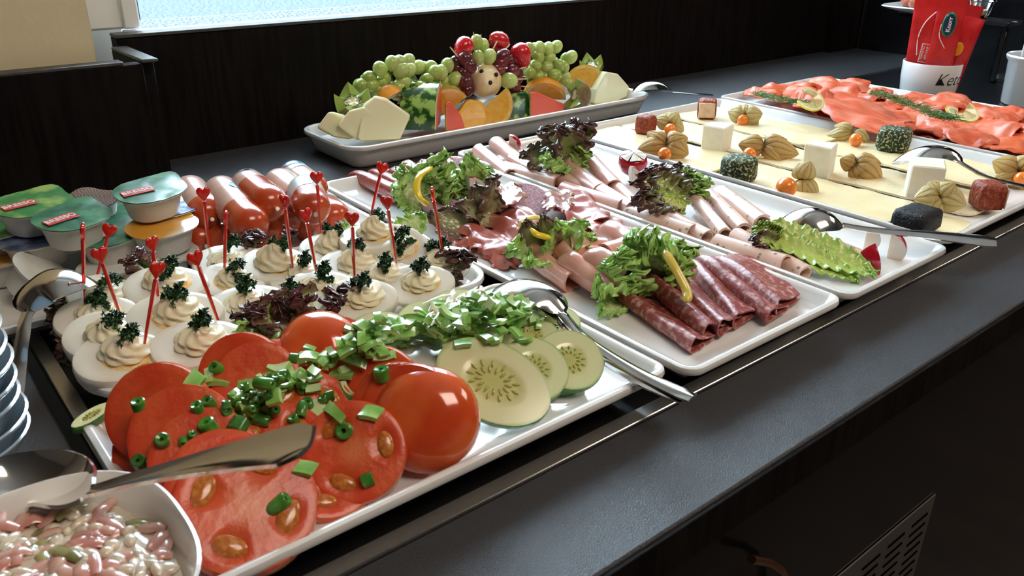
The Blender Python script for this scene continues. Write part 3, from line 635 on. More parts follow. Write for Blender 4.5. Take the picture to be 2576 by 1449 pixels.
# lettuce on the egg platter
lettuce('frilly red lettuce in front of the eggs, at the middle of the long platter', ['lettred', 'lett'], [((840, 800, .02), (740, 765, .055), .022, .007), ((760, 830, .018), (640, 790, .05), .024, .008), ((700, 850, .018), (600, 860, .04), .022, .007, 1), ((850, 790, .02), (880, 735, .045), .020, .007), ((660, 840, .018), (600, 800, .045), .02, .007), ((900, 790, .018), (960, 745, .035), .018, .006), ((800, 815, .018), (850, 770, .05), .02, .008), ((720, 835, .02), (700, 770, .048), .018, .008)], fr=3)
lettuce('dark red lettuce leaf at the right end of the egg platter', ['lettred'], [((1100, 720, .02), (1185, 655, .05), .02, .006), ((1120, 715, .02), (1150, 645, .05), .018, .007), ((1000, 775, .018), (1080, 740, .03), .016, .004)], fr=3)
lettuce('dark red lettuce under the left end of the eggs', ['lettred'], [((200, 830, .02), (125, 780, .04), .018, .005), ((230, 760, .02), (150, 750, .04), .018, .005), ((200, 880, .018), (150, 850, .032), .015, .004)], fr=3)
lettuce('pale green lettuce edge under the near left eggs', ['lettlong'], [((470, 925, .020), (270, 975, .026), .012, .003), ((420, 940, .020), (300, 965, .026), .012, .003)], fr=4)
lettuce('small red lettuce sprig behind the eggs, before the sausages', ['lettred'], [((600, 650, .03), (660, 600, .055), .016, .006), ((640, 650, .03), (620, 600, .055), .014, .006), ((700, 640, .03), (740, 590, .055), .014, .005)], fr=3)
lettuce('brownish red lettuce between the portion cups and the eggs', ['lettred'], [((400, 700, .03), (320, 665, .055), .016, .006), ((380, 690, .03), (350, 650, .055), .014, .006)], fr=3)
lettuce('pale green lettuce leaf at the back right of the eggs', ['lett'], [((1000, 600, .03), (1065, 545, .045), .016, .004), ((880, 600, .03), (875, 570, .055), .010, .003)])

# ================================================================== SAUSAGES
def sausage(p0, p1, r, label, print_=None, redfrom=.5):
    """p0 = back (pale paper end), p1 = front end with metal clip"""
    p0, p1 = np.asarray(p0), np.asarray(p1); d = unit(p1 - p0); B = basis(d); n = 28; L = np.linalg.norm(p1 - p0)
    def ring(t, m=28):
        x = t * L; e0 = min(1, max(0, x / (r * 1.0))); e1 = min(1, max(0, (L - x) / (r * 1.15))); rr = r * math.sqrt(max(0, 1 - (1 - e0) ** 2)) * math.sqrt(max(0, 1 - (1 - e1) ** 2.3)); rr = max(rr, r * .06)
        puck = max(0, 1 - e1); c = p0 + d * x - UP * .0015 * math.sin(PI * t); rows = []
        for j in range(m):
            a = 2 * PI * j / m; q = rr * (1 + .05 * puck * math.sin(a * 14) + .01 * math.sin(a * 3)); rows.append(c + B[:, 1] * q * math.cos(a) + B[:, 2] * q * math.sin(a))
        return rows
    ts = [0, .005, .02, .05, .09, .15, .25, .35, .45, redfrom]; ts = sorted(set([t for t in ts if t <= redfrom]))
    t2 = [redfrom] + [t for t in (.6, .7, .78, .84, .89, .93, .955, .975, .99, 1.0) if t > redfrom]
    b = MB(); b.grid([ring(t) for t in t2], False, True); b.add(ring(1.0), [tuple(range(28))]); o = b.build('small_sausage', 'sausred', label=label, cat='sausage', group='small sausages in casings')
    b = MB(); b.grid([ring(t) for t in ts], False, True); b.add(ring(0), [tuple(range(27, -1, -1))]); b.build('paper_casing', 'sauspink', o)
    b = MB(); c = p1 + d * .001; b.tube([c - d * .001, c + d * .0022], [.0016, .0016], 8); b.ball(c + d * .004, (.0021, .0021, .0021), nu=8, nv=6); b.tube([c + d * .004, c + d * .006 + UP * .001], [.0013, .0019], 6); b.build('metal_clip', 'clip', o)
    if print_:
        for (ta, tb, a0, a1, mt) in print_:
            P = []
            for i in range(8):
                t = ta + (tb - ta) * i / 7; R = np.array(ring(t, 28)); c = R.mean(axis=0); rr = np.linalg.norm(R[0] - c) * 1.012
                hw = (a1 - a0) / 2 * (1 if mt == 'sauwhite' else math.sqrt(max(.02, 1 - (2 * i / 7 - 1) ** 2))); am = (a0 + a1) / 2
                P.append([c + B[:, 1] * rr * math.cos(am + hw * (j / 5 - 1)) + B[:, 2] * rr * math.sin(am + hw * (j / 5 - 1)) for j in range(11)])
            b = MB(); b.shell(P, .0003); b.build('printed_label', mt, o)
    return o
SR = .0175
S_ = lambda a, za, c, zc: (at(a[0], a[1], za), at(c[0], c[1], zc))
sausage(*S_((470, 470), .055, (530, 548), .052), SR, 'sausage furthest left in the top layer, beside the portion cups', None, .8)
sausage(*S_((548, 472), .060, (642, 578), .056), SR, 'long sausage second from the left, pale back and dull red front', [(.28, .42, .6, 1.5, 'saublue')], .66)
sausage(*S_((612, 458), .066, (692, 522), .066), SR, 'sausage in the middle of the top layer, mostly orange red', [(.05, .17, .9, 2.2, 'saublue')], .38)
sausage(*S_((690, 450), .056, (770, 515), .05), SR, 'plain pale sausage right of the middle, label side down', None, .8)
sausage(*S_((728, 432), .052, (800, 482), .052), .0165, 'pale sausage at the back with a blue and white print', [(.12, .30, .5, 2.3, 'saublue'), (.32, .42, .3, 2.6, 'sauwhite')], .85)
sausage(*S_((762, 468), .064, (792, 535), .062), .0168, 'front sausage with a turquoise printed spot on white', [(.12, .52, -.3, 3.1, 'sauwhite'), (.25, .48, .8, 1.7, 'saublue')], .55)
sausage(*S_((470, 560), .03, (515, 615), .028), SR, 'sausage low at the left, half hidden behind the portion cups', None, .3)
sausage(*S_((540, 590), .03, (585, 625), .026), SR, 'sausage in the bottom layer beneath the second one', None, .3)
sausage(*S_((650, 560), .032, (680, 595), .03), SR, 'sausage in the bottom layer below the middle one', None, .3)
sausage(*S_((705, 500), .040, (738, 560), .038), SR, 'orange red sausage leaning between middle and front ones', None, .35)
sausage(*S_((770, 540), .03, (790, 582), .028), SR, 'sausage in the bottom layer beneath the printed one', None, .3)
sausage(*S_((800, 510), .03, (852, 556), .030), SR, 'sausage furthest right, next to the salami platter', [(.2, .4, .8, 1.9, 'sauwhite')], .42)

# ================================================================== PORTION CUPS
def cup(px, py, z, lid, label, R=.029, h=.023, tilt=(0, 0), yaw=0, logo=None, text=None, tab=True, empty_=False, inv=False):
    """px,py,z = lid centre"""
    c = at(px, py, z); B = rotz(yaw); tx, ty = tilt
    B = B @ np.array([[1, 0, 0], [0, math.cos(ty), -math.sin(ty)], [0, math.sin(ty), math.cos(ty)]]) @ np.array([[math.cos(tx), 0, math.sin(tx)], [0, 1, 0], [-math.sin(tx), 0, math.cos(tx)]])
    b = MB(); prof = [(.001, -h), (R * .62, -h), (R * .70, -h + .0015), (R * .84, -.004), (R * .88, -.0015), (R, -.0012), (R * 1.01, -.0006), (R, 0), (R * .86, 0)]
    b.lathe(prof, 36, c, B, sq=2.4, sy=.9); o = b.build('portion_cup', 'cupw', label=label, cat='portion cup', group='portion cups beside the sausages')
    b = MB(); P = []
    for r in (.0005, .3, .6, .8, .93, 1.0, 1.03):
        row = []
        for j in range(40):
            p = 2 * PI * j / 40; k = 1 / (abs(math.cos(p)) ** 2.4 + abs(math.sin(p)) ** 2.4) ** (1 / 2.4); e = 1 + (.16 * max(0, math.cos(p - .6)) ** 14 * r ** 4 if tab else 0)
            row.append(c + B @ np.array([R * r * k * e * math.cos(p), R * r * k * e * .9 * math.sin(p), .0007 + .0006 * noi((r * 3 * math.cos(p), r * 3 * math.sin(p), px), 1.2) + (.002 * (e - 1) / .16)]))
        P.append(row)
    b.shell([q + [q[0]] for q in P][::-1], .0004); b.build('foil_lid', lid, o)
    if logo:
        lb = MB(); lb.box(c + B @ np.array([-.011, .0, .0020]), (.027, .0110, .0006), B @ rotz(-.1), bev=.001); lo = lb.build('logo_patch', logo, o)
        if text:
            V, F = text_mesh(text, .0078, 0, .00015, .0002); t = MB(); t.add((V @ (B @ rotz(-.1)).T) + c + B @ np.array([-.011, 0, .0024]), F); t.build('lettering', 'logow', lo, smooth=False)
    elif text:
        V, F = text_mesh(text, .0075, .2, .0, .00015); t = MB(); t.add((V @ (B @ rotz(PI)).T) + c + B @ np.array([.002, -.012, .0012]), F); t.build('lettering', 'logop', o, smooth=False)
    return o
cup(80, 512, .078, 'lidg', 'portion cup with a bright green lid, largest at the far left', R=.031, yaw=.35, logo='logored', text='BRESSO', tilt=(0, .1))
cup(182, 545, .074, 'lidt', 'portion cup with a dark green lid beside the light green one', R=.029, yaw=.45, logo='logored', text='BRESSO', tilt=(-.03, .1))
cup(378, 478, .084, 'lidt', 'portion cup with a crinkled green lid on top of the right stack', R=.029, yaw=.15, logo='logored', text='BRESSO', tilt=(-.05, .1))
cup(425, 522, .060, 'lidbl', 'portion cup with a shiny blue lid, under the crinkled green one', R=.028, yaw=.3, tilt=(.0, 0))
cup(408, 568, .056, 'lido', 'portion cup with an orange and cream lid, front of the right stack', R=.029, yaw=.2, tilt=(-.03, .06))
cup(410, 640, .030, 'lidrim', 'plain lidded cup at the bottom of the right stack', R=.029, yaw=.2)
cup(275, 588, .052, 'lidt', 'portion cup with a green lid and red lettering behind a pick', R=.028, yaw=.4, logo='logored', text='BRESSO', tilt=(-.05, .05))
cup(285, 665, .029, 'lidrim', 'plain lidded cup below the green one, behind the crossed picks', R=.028, yaw=.5)
cup(225, 505, .066, 'lidb', 'portion cup with a brown printed lid at the back', R=.028, yaw=.9)
cup(290, 540, .052, 'lidt', 'portion cup with a dim teal lid between the two stacks', R=.026, yaw=.2)
cup(90, 600, .052, 'lidbl', 'portion cup with a grey blue lid under the light green one', R=.028, yaw=.2)
cup(0, 575, .055, 'lidg', 'portion cup with a green lid cut by the left frame edge', R=.028, yaw=.2)
cup(10, 640, .036, 'lido', 'portion cup with an orange rim low at the left edge', R=.031, yaw=.3)
cup(115, 690, .034, 'lidrim', 'tipped pale cup lying at the front of the portion cups', R=.028, yaw=.7, tilt=(.35, .75))
cup(330, 500, .050, 'lidb', 'dark portion cup behind the crinkled green one', R=.026, yaw=.7)
cup(160, 620, .030, 'lidrim', 'portion cup in shade under the dark green one', R=.026, yaw=.1)

# ================================================================== GLASS BOWL STACK
NB = 9
for k in range(NB):
    z = .004 + k * .0108; b = MB(); c = (-.003 + .0008 * math.sin(k * 2), .497 + .001 * math.cos(k * 3), z)
    b.lathe([(.001, 0), (.020, .0), (.026, .003), (.036, .016), (.0435, .030), (.0450, .0315), (.0455, .0330), (.0440, .0335), (.0428, .0310), (.034, .0175), (.024, .0055), (.001, .003)], 48, c)
    b.build('glass_bowl', 'bluglass', label='clear glass dessert bowl, topmost of the stack at the left edge' if k == NB - 1 else ('clear glass dessert bowl at the bottom of the stack' if k == 0 else 'clear glass dessert bowl inside the stack at the left edge'), cat='glass bowl', group=None if k in (0, NB - 1) else 'stacked glass bowls')

# ================================================================== MEAT SALAD BOWL
bc = (.010, .300); b = MB(); zt = .078
prof = [(.001, .0), (.026, 0), (.030, .002), (.040, .020), (.052, .052), (.0588, zt - .002), (.060, zt), (.0585, zt + .0006), (.0562, zt - .002), (.049, .052), (.037, .024), (.001, .012)]
b.lathe(prof, 72, (bc[0], bc[1], 0), sq=2.7); b.build('salad_bowl', 'bowlw', label='rounded square white bowl of meat salad at the near left corner', cat='bowl')
b = MB(); P = []; random.seed(11)
def salz(x, y):
    r = math.hypot(x, y) / .052; return .0655 + .007 * (1 - r * r) + .0045 * noi((x, y, 1), 55) + .002 * noi((x, y, 4), 150)
for i in range(40):
    r = .0525 * i / 39; row = []
    for j in range(96):
        p = 2 * PI * j / 96; k = 1 / (abs(math.cos(p)) ** 2.7 + abs(math.sin(p)) ** 2.7) ** (1 / 2.7); x, y = r * k * math.cos(p), r * k * math.sin(p); row.append((bc[0] + x, bc[1] + y, salz(x, y) - (.006 if i == 39 else 0)))
    P.append(row)
b.grid(P, False, True, mi=0)
for k in range(170):
    a, rr = ru(0, 2 * PI), .050 * math.sqrt(rnd()); x, y = rr * math.cos(a), rr * math.sin(a); z = salz(x, y) + ru(-.0015, .002); an = ru(0, PI); l = ru(.005, .010); d = np.array([math.cos(an), math.sin(an), ru(-.25, .25)]); c = np.array([bc[0] + x, bc[1] + y, z])
    pth = [c - d * l, c - d * l * .5 + UP * ru(0, .002), c + UP * ru(0, .0025), c + d * l * .5 + UP * ru(0, .001), c + d * l]
    b.tube(pth, [.0020, .0030, .0033, .0030, .0022], 8, mi=1 if k % 9 else 2, flat=ru(.35, .6))
for k in range(160):
    a, rr = ru(0, 2 * PI), .049 * math.sqrt(rnd()); x, y = rr * math.cos(a), rr * math.sin(a); b.ball((bc[0] + x, bc[1] + y, salz(x, y) + .001), (ru(.002, .006), ru(.002, .004), .0022), rotz(ru(0, 3)), 8, 6, mi=0)
b.build('meat_salad', ['sauce', 'meat', 'pickle'], label='creamy pink meat salad with sausage strips and gherkin filling the white bowl', cat='salad', kind='stuff', sharp=60)
spoon([at(-95, 1250, .076), at(20, 1215, .074), at(130, 1205, .076), at(205, 1235, .082), at(330, 1205, .096), at(520, 1160, .118), at(772, 1108, .142)], 'silver spoon lying in the meat salad with a faceted handle', fb=.36, wb=.0155, wn=.0030, we=.0100, depth=.007, invert=False, endcut=.35, up=unit(UP + tocam(at(400, 1180, .1)) * .8), ridge=.002)
# ================================================================== OTHER CUTLERY
spoon([at(212, 705, .056), at(150, 715, .062), at(95, 745, .058), at(68, 795, .050), at(58, 850, .040), at(45, 930, .024), at(30, 1010, .012)], 'steel serving spoon lying face down over the left rim of the egg platter', fb=.45, wb=.022, wn=.004, we=.007, depth=.011)
spoon([at(1232, 735, .050), at(1300, 730, .056), at(1370, 748, .056), at(1412, 785, .050), at(1470, 850, .042), at(1600, 935, .036), at(1742, 1003, .034)], 'steel serving spoon lying face down over the cucumbers, handle past the rim', fb=.36, wb=.0185, wn=.003, we=.0065, depth=.007)
spoon([at(1238, 735, .040), at(1300, 733, .050), at(1365, 760, .050), at(1405, 805, .042), at(1465, 868, .036), at(1590, 948, .0335), at(1722, 1006, .031)], 'steel serving fork nested below the spoon on the cucumber platter', fb=.36, wb=.014, wn=.003, we=.0065, depth=.006, name='serving_fork', cat_='fork', tines=4)
spoon([at(1958, 562, .034), at(2010, 556, .044), at(2070, 556, .048), at(2125, 568, .044), at(2200, 580, .042), at(2340, 592, .042), at(2505, 610, .042)], 'shiny steel spoon lying face down over the turkey rolls', fb=.34, wb=.020, wn=.0034, we=.0085, depth=.010, up=unit(UP + tocam(at(2060, 560, .05)) * .35))
spoon([at(1585, 236, .036), at(1615, 222, .046), at(1650, 222, .044), at(1685, 232, .030), at(1730, 236, .022), at(1790, 240, .010)], 'steel spoon at the right end of the fruit platter', fb=.45, wb=.020, wn=.003, we=.006, depth=.010)
spoon([at(2262, 412, .034), at(2320, 396, .050), at(2385, 392, .056), at(2430, 418, .050), at(2490, 448, .046), at(2580, 470, .044), at(2680, 492, .042)], 'dark reflecting serving spoon lying over the cheese at the right edge', fb=.40, wb=.024, wn=.0034, we=.008, depth=.012)

# ================================================================== TOMATOES
random.seed(21)
def tslice(c, n, r, label, th=.010, face=True, cells=5, yaw=None, domed=0.0, sy=1.0, gel=True):
    B = basisz(n, (math.cos(yaw or 0), math.sin(yaw or 0), .3)); b = MB(); sd = c[0] * 300
    prof = [(.001, -th / 2), (r * .90, -th / 2), (r * .965, -th / 2 + th * .08), (r, -th * .1), (r * .995, th * .15), (r * .955, th / 2 - th * .05)]
    if domed: prof = [(.001, -th / 2), (r * .93, -th / 2), (r, -th * .25), (r * .97, th * .15), (r * .86, th * .15 + domed * .4), (r * .66, th * .15 + domed * .75), (r * .4, th * .15 + domed * .95), (r * .15, th * .15 + domed * .97), (.00001, th * .15 + domed * .95)]
    b.lathe(prof, 40, c, B, sy=sy); o = b.build('tomato_slice', 'tomskin', label=label, cat='tomato', group='tomato slices', sharp=50)
    if domed: return o
    b = MB(); P = []; A = []
    for k in range(14):
        q = k / 13; row = []; ar = []
        for j in range(60):
            p = 2 * PI * j / 60; cell = max(0, math.cos(cells * p / 1 + sd)) ** .5 if gel else 0; inr = math.exp(-((q - .6) / .17) ** 2) * cell
            row.append(c + B @ np.array([r * .958 * q * math.cos(p), r * .958 * q * sy * math.sin(p), th / 2 - .0022 * inr * 1.2 + (.0 if q < 1 else -.0006)])); ar.append(q * (1 - .45 * inr) if inr > .2 else q)
        P.append(row); A.append(ar)
    b.grid(P, False, True, A=A); b.build('cut_face', 'tomface', o)
    if gel:
        g = MB()
        for q in range(cells):
            p = (2 * PI * q - sd) / cells; cc = c + B @ np.array([r * .60 * math.cos(p), r * .60 * sy * math.sin(p), th / 2 - .0008]); Bq = B @ rotz(p + PI / 2)
            g.ball(cc, (r * .26, r * .15, .0014), Bq, 14, 6)
        g.build('seed_jelly', 'tomgel', o)
    return o
def ts(px, py, z, r, nc, nu, nx, label, **k):
    c = at(px, py, z); n = unit(tocam(c) * nc + UP * nu + np.array([nx, 0, 0])); return tslice(c, n, r, label, **k)
G = lambda s: s
ts(402, 1040, .052, .0290, 1, .1, -.30, 'large tomato slice standing at the back left end of the tomatoes', gel=False)
ts(408, 1036, .050, .0340, 1, .1, -.25, 'tomato slice leaning on the large one at the left', gel=False) if False else None
ts(462, 1098, .052, .0285, 1, .25, -.2, 'tomato slice second from the left, leaning on the large one', gel=False)
ts(515, 1158, .050, .0280, 1, .35, -.1, 'tomato slice third from the left, just above the spoon handle', gel=False)
ts(560, 1215, .048, .0280, 1, .45, 0, 'tomato slice behind the spoon handle, fourth from the left', gel=False)
ts(612, 945, .045, .0275, 1, .1, -.3, 'tomato slice at the back, under the lettuce edge', gel=False)
ts(648, 968, .045, .0270, 1, .2, -.1, 'tomato slice leaning before the back one, with onion rings on it', gel=False)
ts(802, 885, .040, .0290, .8, .3, -.25, 'plump rounded tomato end furthest back, behind the pepper pieces', domed=.014, th=.014)
ts(845, 900, .036, .030, .8, .3, 0.2, 'tomato slice hidden half under diced pepper at the back', gel=False)
ts(918, 985, .040, .0285, 1, .15, -.5, 'tomato slice at the middle under a pepper cube', gel=False)
ts(950, 985, .042, .0285, 1, .15, -.4, 'tomato slice behind the big round tomato end', gel=False)
ts(1005, 1040, .044, .0300, 1, .05, -.55, 'tomato slice behind the big round tomato end, left side', gel=False)
ts(1035, 1045, .045, .0305, 1, .05, -.45, 'tomato slice touching the big round tomato end', gel=False)
ts(1072, 1055, .045, .0310, 1, .1, -.15, 'big round tomato end at the front right of the tomatoes', domed=.012, th=.014)
ts(772, 1055, .040, .0300, 1, .5, .1, 'tomato slice in the middle covered with diced pepper', cells=4)
ts(892, 1138, .038, .0290, 1, .25, -.1, 'front tomato slice with onion bits and a seed pocket showing', cells=3, th=.011)
ts(700, 1140, .034, .0300, 1, .6, 0, 'tomato slice under the end of the spoon handle', cells=4)
ts(820, 1195, .028, .0280, .8, .6, .2, 'tomato slice lying flat near the front rim', cells=4)
ts(618, 1275, .040, .0355, 1, .35, .1, 'halved tomato nearest the camera with open seed pockets', cells=4, th=.014, yaw=.9)
ts(415, 1130, .030, .0280, 1, .3, -.2, 'tomato slice low at the left beneath the fan', gel=False)
ts(560, 1060, .030, .0320, 1, .6, 0, 'tomato slice buried under the onion rings', gel=False)
ts(700, 960, .032, .0320, .7, .8, 0, 'tomato slice buried under diced pepper', gel=False)
ts(980, 1075, .028, .0300, .7, .8, 0, 'tomato slice beneath the round end pieces', gel=False)
# ================================================================== CUCUMBERS
def cslice(px, py, z, rx, ry, nc, nu, nx, label, yaw=0, th=.005):
    c = at(px, py, z); n = unit(tocam(c) * nc + UP * nu + np.array([nx, 0, 0])); rt = np.cross(unit(UP), tocam(c)); B = basisz(n, rt) @ rotz(yaw)
    b = MB(); b.lathe([(1, -th / 2), (1.0, -th * .3), (1.0, th * .3), (.985, th / 2)], 40, c, B @ np.diag([rx, ry, 1])); 
    b.add([c + B @ np.array([rx * math.cos(2 * PI * j / 40), ry * math.sin(2 * PI * j / 40), -th / 2]) for j in range(40)], [tuple(range(39, -1, -1))])
    o = b.build('cucumber_slice', 'cucskin', label=label, cat='cucumber', group='cucumber slices', sharp=50)
    b = MB(); P = []; A = []
    for k in range(16):
        q = k / 15; P.append([c + B @ np.array([rx * .99 * q * math.cos(2 * PI * j / 48), ry * .99 * q * math.sin(2 * PI * j / 48), th / 2 + .0004 - .0004 * (q < .5)]) for j in range(48)]); A.append([q * (1 + .05 * noi((math.cos(2 * PI * j / 48) * 2, math.sin(2 * PI * j / 48) * 2, px), 1)) for j in range(48)])
    b.grid(P, False, True, A=A); b.build('cut_face', 'cucface', o)
    b = MB()
    for k in range(26):
        a = 2 * PI * (k % 13) / 13 + (.24 if k > 12 else 0); q = .40 if k < 13 else .26; s_ = .052
        b.ball(c + B @ np.array([rx * q * math.cos(a), ry * q * math.sin(a), th / 2 + .0004]), (rx * s_ * 1.35, ry * s_ * .7, .0005), B @ rotz(a), 8, 4)
    b.build('seeds', 'cucseed', o)
    return o
cslice(955, 832, .030, .022, .017, .5, 1, 0, 'cucumber slice at the back left, next to the egg platter')
cslice(1075, 805, .032, .022, .018, .5, 1, 0, 'cucumber slice at the back under diced pepper')
cslice(1160, 775, .036, .024, .018, .5, 1, .1, 'cucumber slice below the pale shredded cabbage')
cslice(1260, 770, .034, .022, .018, .5, 1, 0, 'cucumber slice under the serving spoon bowl')
cslice(1385, 815, .034, .022, .018, .5, 1, 0, 'cucumber slice right of the pepper pieces, below the spoon neck')
cslice(1330, 850, .034, .022, .018, .6, 1, 0, 'cucumber slice between the pepper pieces and the three front slices')
cslice(1200, 860, .030, .026, .020, .6, 1, 0, 'cucumber slice under the end of the pepper pieces')
cslice(1385, 945, .022, .024, .018, .5, 1, 0, 'cucumber slice lowest in the pile at the right')
cslice(1290, 985, .022, .026, .020, .5, 1, 0, 'cucumber slice beneath the largest one')
cslice(1340, 932, .034, .024, .0225, 1, .5, .15, 'cucumber slice in the middle of the three front ones', yaw=-.4)
cslice(1432, 908, .036, .0235, .0215, 1, .5, .2, 'dark rimmed round cucumber slice furthest right', yaw=-.3)
cslice(1240, 962, .042, .0385, .0255, 1, .45, .1, 'largest cucumber slice, long oval, in front beside the round tomato', yaw=-.5, th=.006)
cslice(232, 1052, .030, .013, .005, .3, 1, 0, 'sliver of cucumber over the left rim of the tomato platter', yaw=.5)
b = MB(); random.seed(5)
for k in range(46):
    c = at(ru(1090, 1240), ru(735, 800), ru(.036, .05)); an = ru(-.4, 1.2); d = np.array([math.cos(an), math.sin(an), ru(-.1, .3)]); l = ru(.008, .018)
    b.tube([c - d * l, c - d * .3 * l + UP * ru(0, .004), c + d * .4 * l + UP * ru(-.002, .003), c + d * l + UP * ru(-.002, .004)], [.0008, .0022, .0022, .001], 6, flat=.35)
b.build('shredded_cabbage', 'shred', label='pale shredded white cabbage heaped behind the pepper pieces', cat='cabbage', kind='stuff')

# ================================================================== SALAMI PLATTER
random.seed(33)
def sl(p, q, wid, r, label, mat='salami', z0=.018, z1=.018, grp='folded salami slices', name='salami_slice', catn='salami', side=None, **k):
    b = fold(at(*p, z0), at(*q, z1), wid, r, side=side, **k); return b.build(name, mat, label=label, cat=catn, group=grp, sharp=60)
RS = np.array([1.0, 0.1, 0])
sl((1524, 742), (1733, 898), .024, .0068, 'folded salami slice nearest the tomato platter', z0=.018, z1=.0165, side=RS, near_w=.026)
sl((1588, 708), (1765, 866), .025, .0074, 'folded salami slice, second from the left', z0=.021, z1=.018, side=RS, near_w=.026)
sl((1648, 696), (1802, 852), .026, .0074, 'folded salami slice, third from the left, beside the pepper strip end', z0=.022, z1=.019, side=RS, near_w=.030)
sl((1712, 680), (1842, 832), .028, .0074, 'folded salami slice, fourth from the left, partly under the pepper strip', z0=.021, z1=.019, side=RS, near_w=.034)
sl((1738, 668), (1925, 818), .028, .0068, 'folded salami slice, fifth from the left', z0=.026, z1=.0195, side=RS, near_w=.030)
sl((1786, 664), (1948, 796), .046, .0065, 'broadest folded salami slice, furthest right', z0=.026, z1=.021, side=RS, near_w=.036, far=.5)
# pink ham folds
def ham(p, q, za, zb, wid, r, label, **k):
    b = fold(at(*p, za), at(*q, zb), wid, r, th=.0018, side=RS, **k); return b.build('ham_slice', 'ham', label=label, cat='ham', group='folded pink ham slices', sharp=60)
ham((1292, 655), (1418, 742), .020, .016, .026, .0098, 'folded pink ham slice furthest left', near_w=.014)
ham((1378, 640), (1470, 730), .026, .022, .026, .0100, 'folded pink ham slice behind, left of centre', near_w=.02)
ham((1392, 690), (1522, 775), .024, .017, .030, .0105, 'long folded pink ham slice in the middle front', near_w=.018)
ham((1452, 680), (1560, 760), .032, .022, .030, .0120, 'wide bulging pink ham fold next to the frilly lettuce', near_w=.026)
ham((1500, 600), (1600, 680), .030, .024, .036, .0100, 'pink ham fold at the back by the right rim', near_w=.03)
b = roll(at(1430, 625, .036), at(1525, 628, .034), .0135, .0115, turns=1.3, th=.0018); b.build('ham_slice', 'ham', label='rolled ham slice with a pale rind stripe', cat='ham', group='folded pink ham slices')
b = roll(at(1595, 618, .036), at(1520, 640, .036), .0125, .0115, turns=1.3, th=.0018); b.build('ham_slice', 'ham', label='rolled ham slice whose end faces the frilly lettuce', cat='ham', group='folded pink ham slices')
for (px, py, z, rx, ry, lab) in [(1660, 632, .019, .034, .028, 'flat pink ham slice by the right rim behind the frilly lettuce'), (1745, 668, .020, .032, .026, 'flat pink ham slice under the frilly lettuce')]:
    c = at(px, py, z); b = drape([(c[0] - rx, c[1] - ry), (c[0] + rx, c[1] - ry), (c[0] + rx, c[1] + ry), (c[0] - rx, c[1] + ry)], z, .002, px); b.build('ham_slice', 'ham', label=lab, cat='ham', group='folded pink ham slices')
# cured ham heap (left and right of the leaves)
def quad(*pp): return [at(x, y, .02)[:2] for x, y in pp]
random.seed(4)
for k, (qd, z, am, rd, mt, lab) in enumerate([
 (quad((1070, 560), (1230, 560), (1330, 640), (1180, 640)), .026, .008, .004, 'proscu', 'draped cured ham slice at the left rim, widest of the heap'),
 (quad((1130, 590), (1260, 560), (1350, 620), (1260, 670)), .030, .009, .004, 'proscu', 'crumpled cured ham slice above the left ham folds'),
 (quad((1180, 610), (1290, 600), (1320, 660), (1240, 675)), .024, .006, .003, 'proscu', 'cured ham slice hanging to the left rim'),
 (quad((1200, 540), (1300, 520), (1380, 590), (1290, 610)), .034, .010, .004, 'proscu', 'folded cured ham slice in the middle of the heap'),
 (quad((1350, 500), (1480, 500), (1560, 570), (1420, 590)), .034, .010, .004, 'proscu', 'shiny cured ham slice right of the centre leaves'),
 (quad((1430, 515), (1540, 520), (1590, 600), (1500, 620)), .028, .008, .003, 'proscu', 'cured ham slice sloping to the right rim'),
 (quad((1350, 520), (1430, 500), (1450, 560), (1380, 570)), .040, .008, .004, 'bres', 'darker ruffled cured ham slice behind the lemon piece'),
 (quad((1205, 530), (1290, 510), (1330, 550), (1250, 570)), .044, .008, .003, 'bres', 'brownish ruffled cured ham slice below the bronze leaf'),
 (quad((1080, 560), (1150, 545), (1210, 590), (1130, 600)), .034, .006, .003, 'bres', 'dark cured ham corner beside the egg platter'),
 (quad((1540, 590), (1600, 585), (1630, 620), (1570, 625)), .020, .004, .002, 'bres', 'dark ragged ham corner by the right rim')]):
    b = drape(qd, z - .004, am * .95, k * 5.1, ridge=rd * .6, edge=.010, sc=26, nu=30, nv=24); b.build('cured_ham_slice', mt, label=lab, cat='ham', group='draped cured ham slices')
# back: smoked sausage slices folded
for k, (p, q, za, lab) in enumerate([((872, 455), (990, 520), .018, 'smoked sausage slice furthest left at the back corner'), ((918, 448), (1040, 525), .020, 'smoked sausage slice second from the back left corner'), ((968, 455), (1050, 505), .024, 'smoked sausage slice third from the left, running under lettuce'),
   ((1000, 438), (1060, 470), .020, 'short smoked sausage slice behind the green lettuce'), ((1045, 428), (1110, 455), .018, 'smoked sausage slice mostly hidden behind the green lettuce'), ((1085, 420), (1130, 440), .018, 'smoked sausage slice furthest back near the yellow pepper')]):
    sl(p, q, .034, .0085, lab, 'salami2', za, za - .002, 'smoked sausage slices at the back', 'sausage_slice', 'sausage', side=RS, near_w=.020)
for k, (p, q, lab) in enumerate([((1015, 505), (1120, 565), 'lavender tinted salami slice by the left rim'), ((1085, 495), (1150, 550), 'lavender tinted salami slice below the yellow pepper arc'), ((1120, 485), (1180, 530), 'lavender tinted salami slice left of the radish wedge')]):
    sl(p, q, .026, .0062, lab, 'mauve' if k != 2 else 'salami2', .020, .018, 'lavender tinted salami slices', 'salami_slice', 'salami', side=RS, near_w=.018)
for (px, py, z, r, lab) in [(1318, 512, .030, .027, 'round lavender speckled sausage slice beside the bronze leaf'), (1172, 432, .026, .022, 'round lavender speckled sausage slice peeping between green lettuce')]:
    c = at(px, py, z); B = basisz(unit(tocam(c) * .8 + UP)); b = MB(); b.lathe([(.0005, -.001), (r, -.001), (r * 1.01, 0), (r, .001), (.0005, .001)], 36, c, B); b.build('sausage_slice', 'mauve', label=lab, cat='sausage', group='round lavender sausage slices')
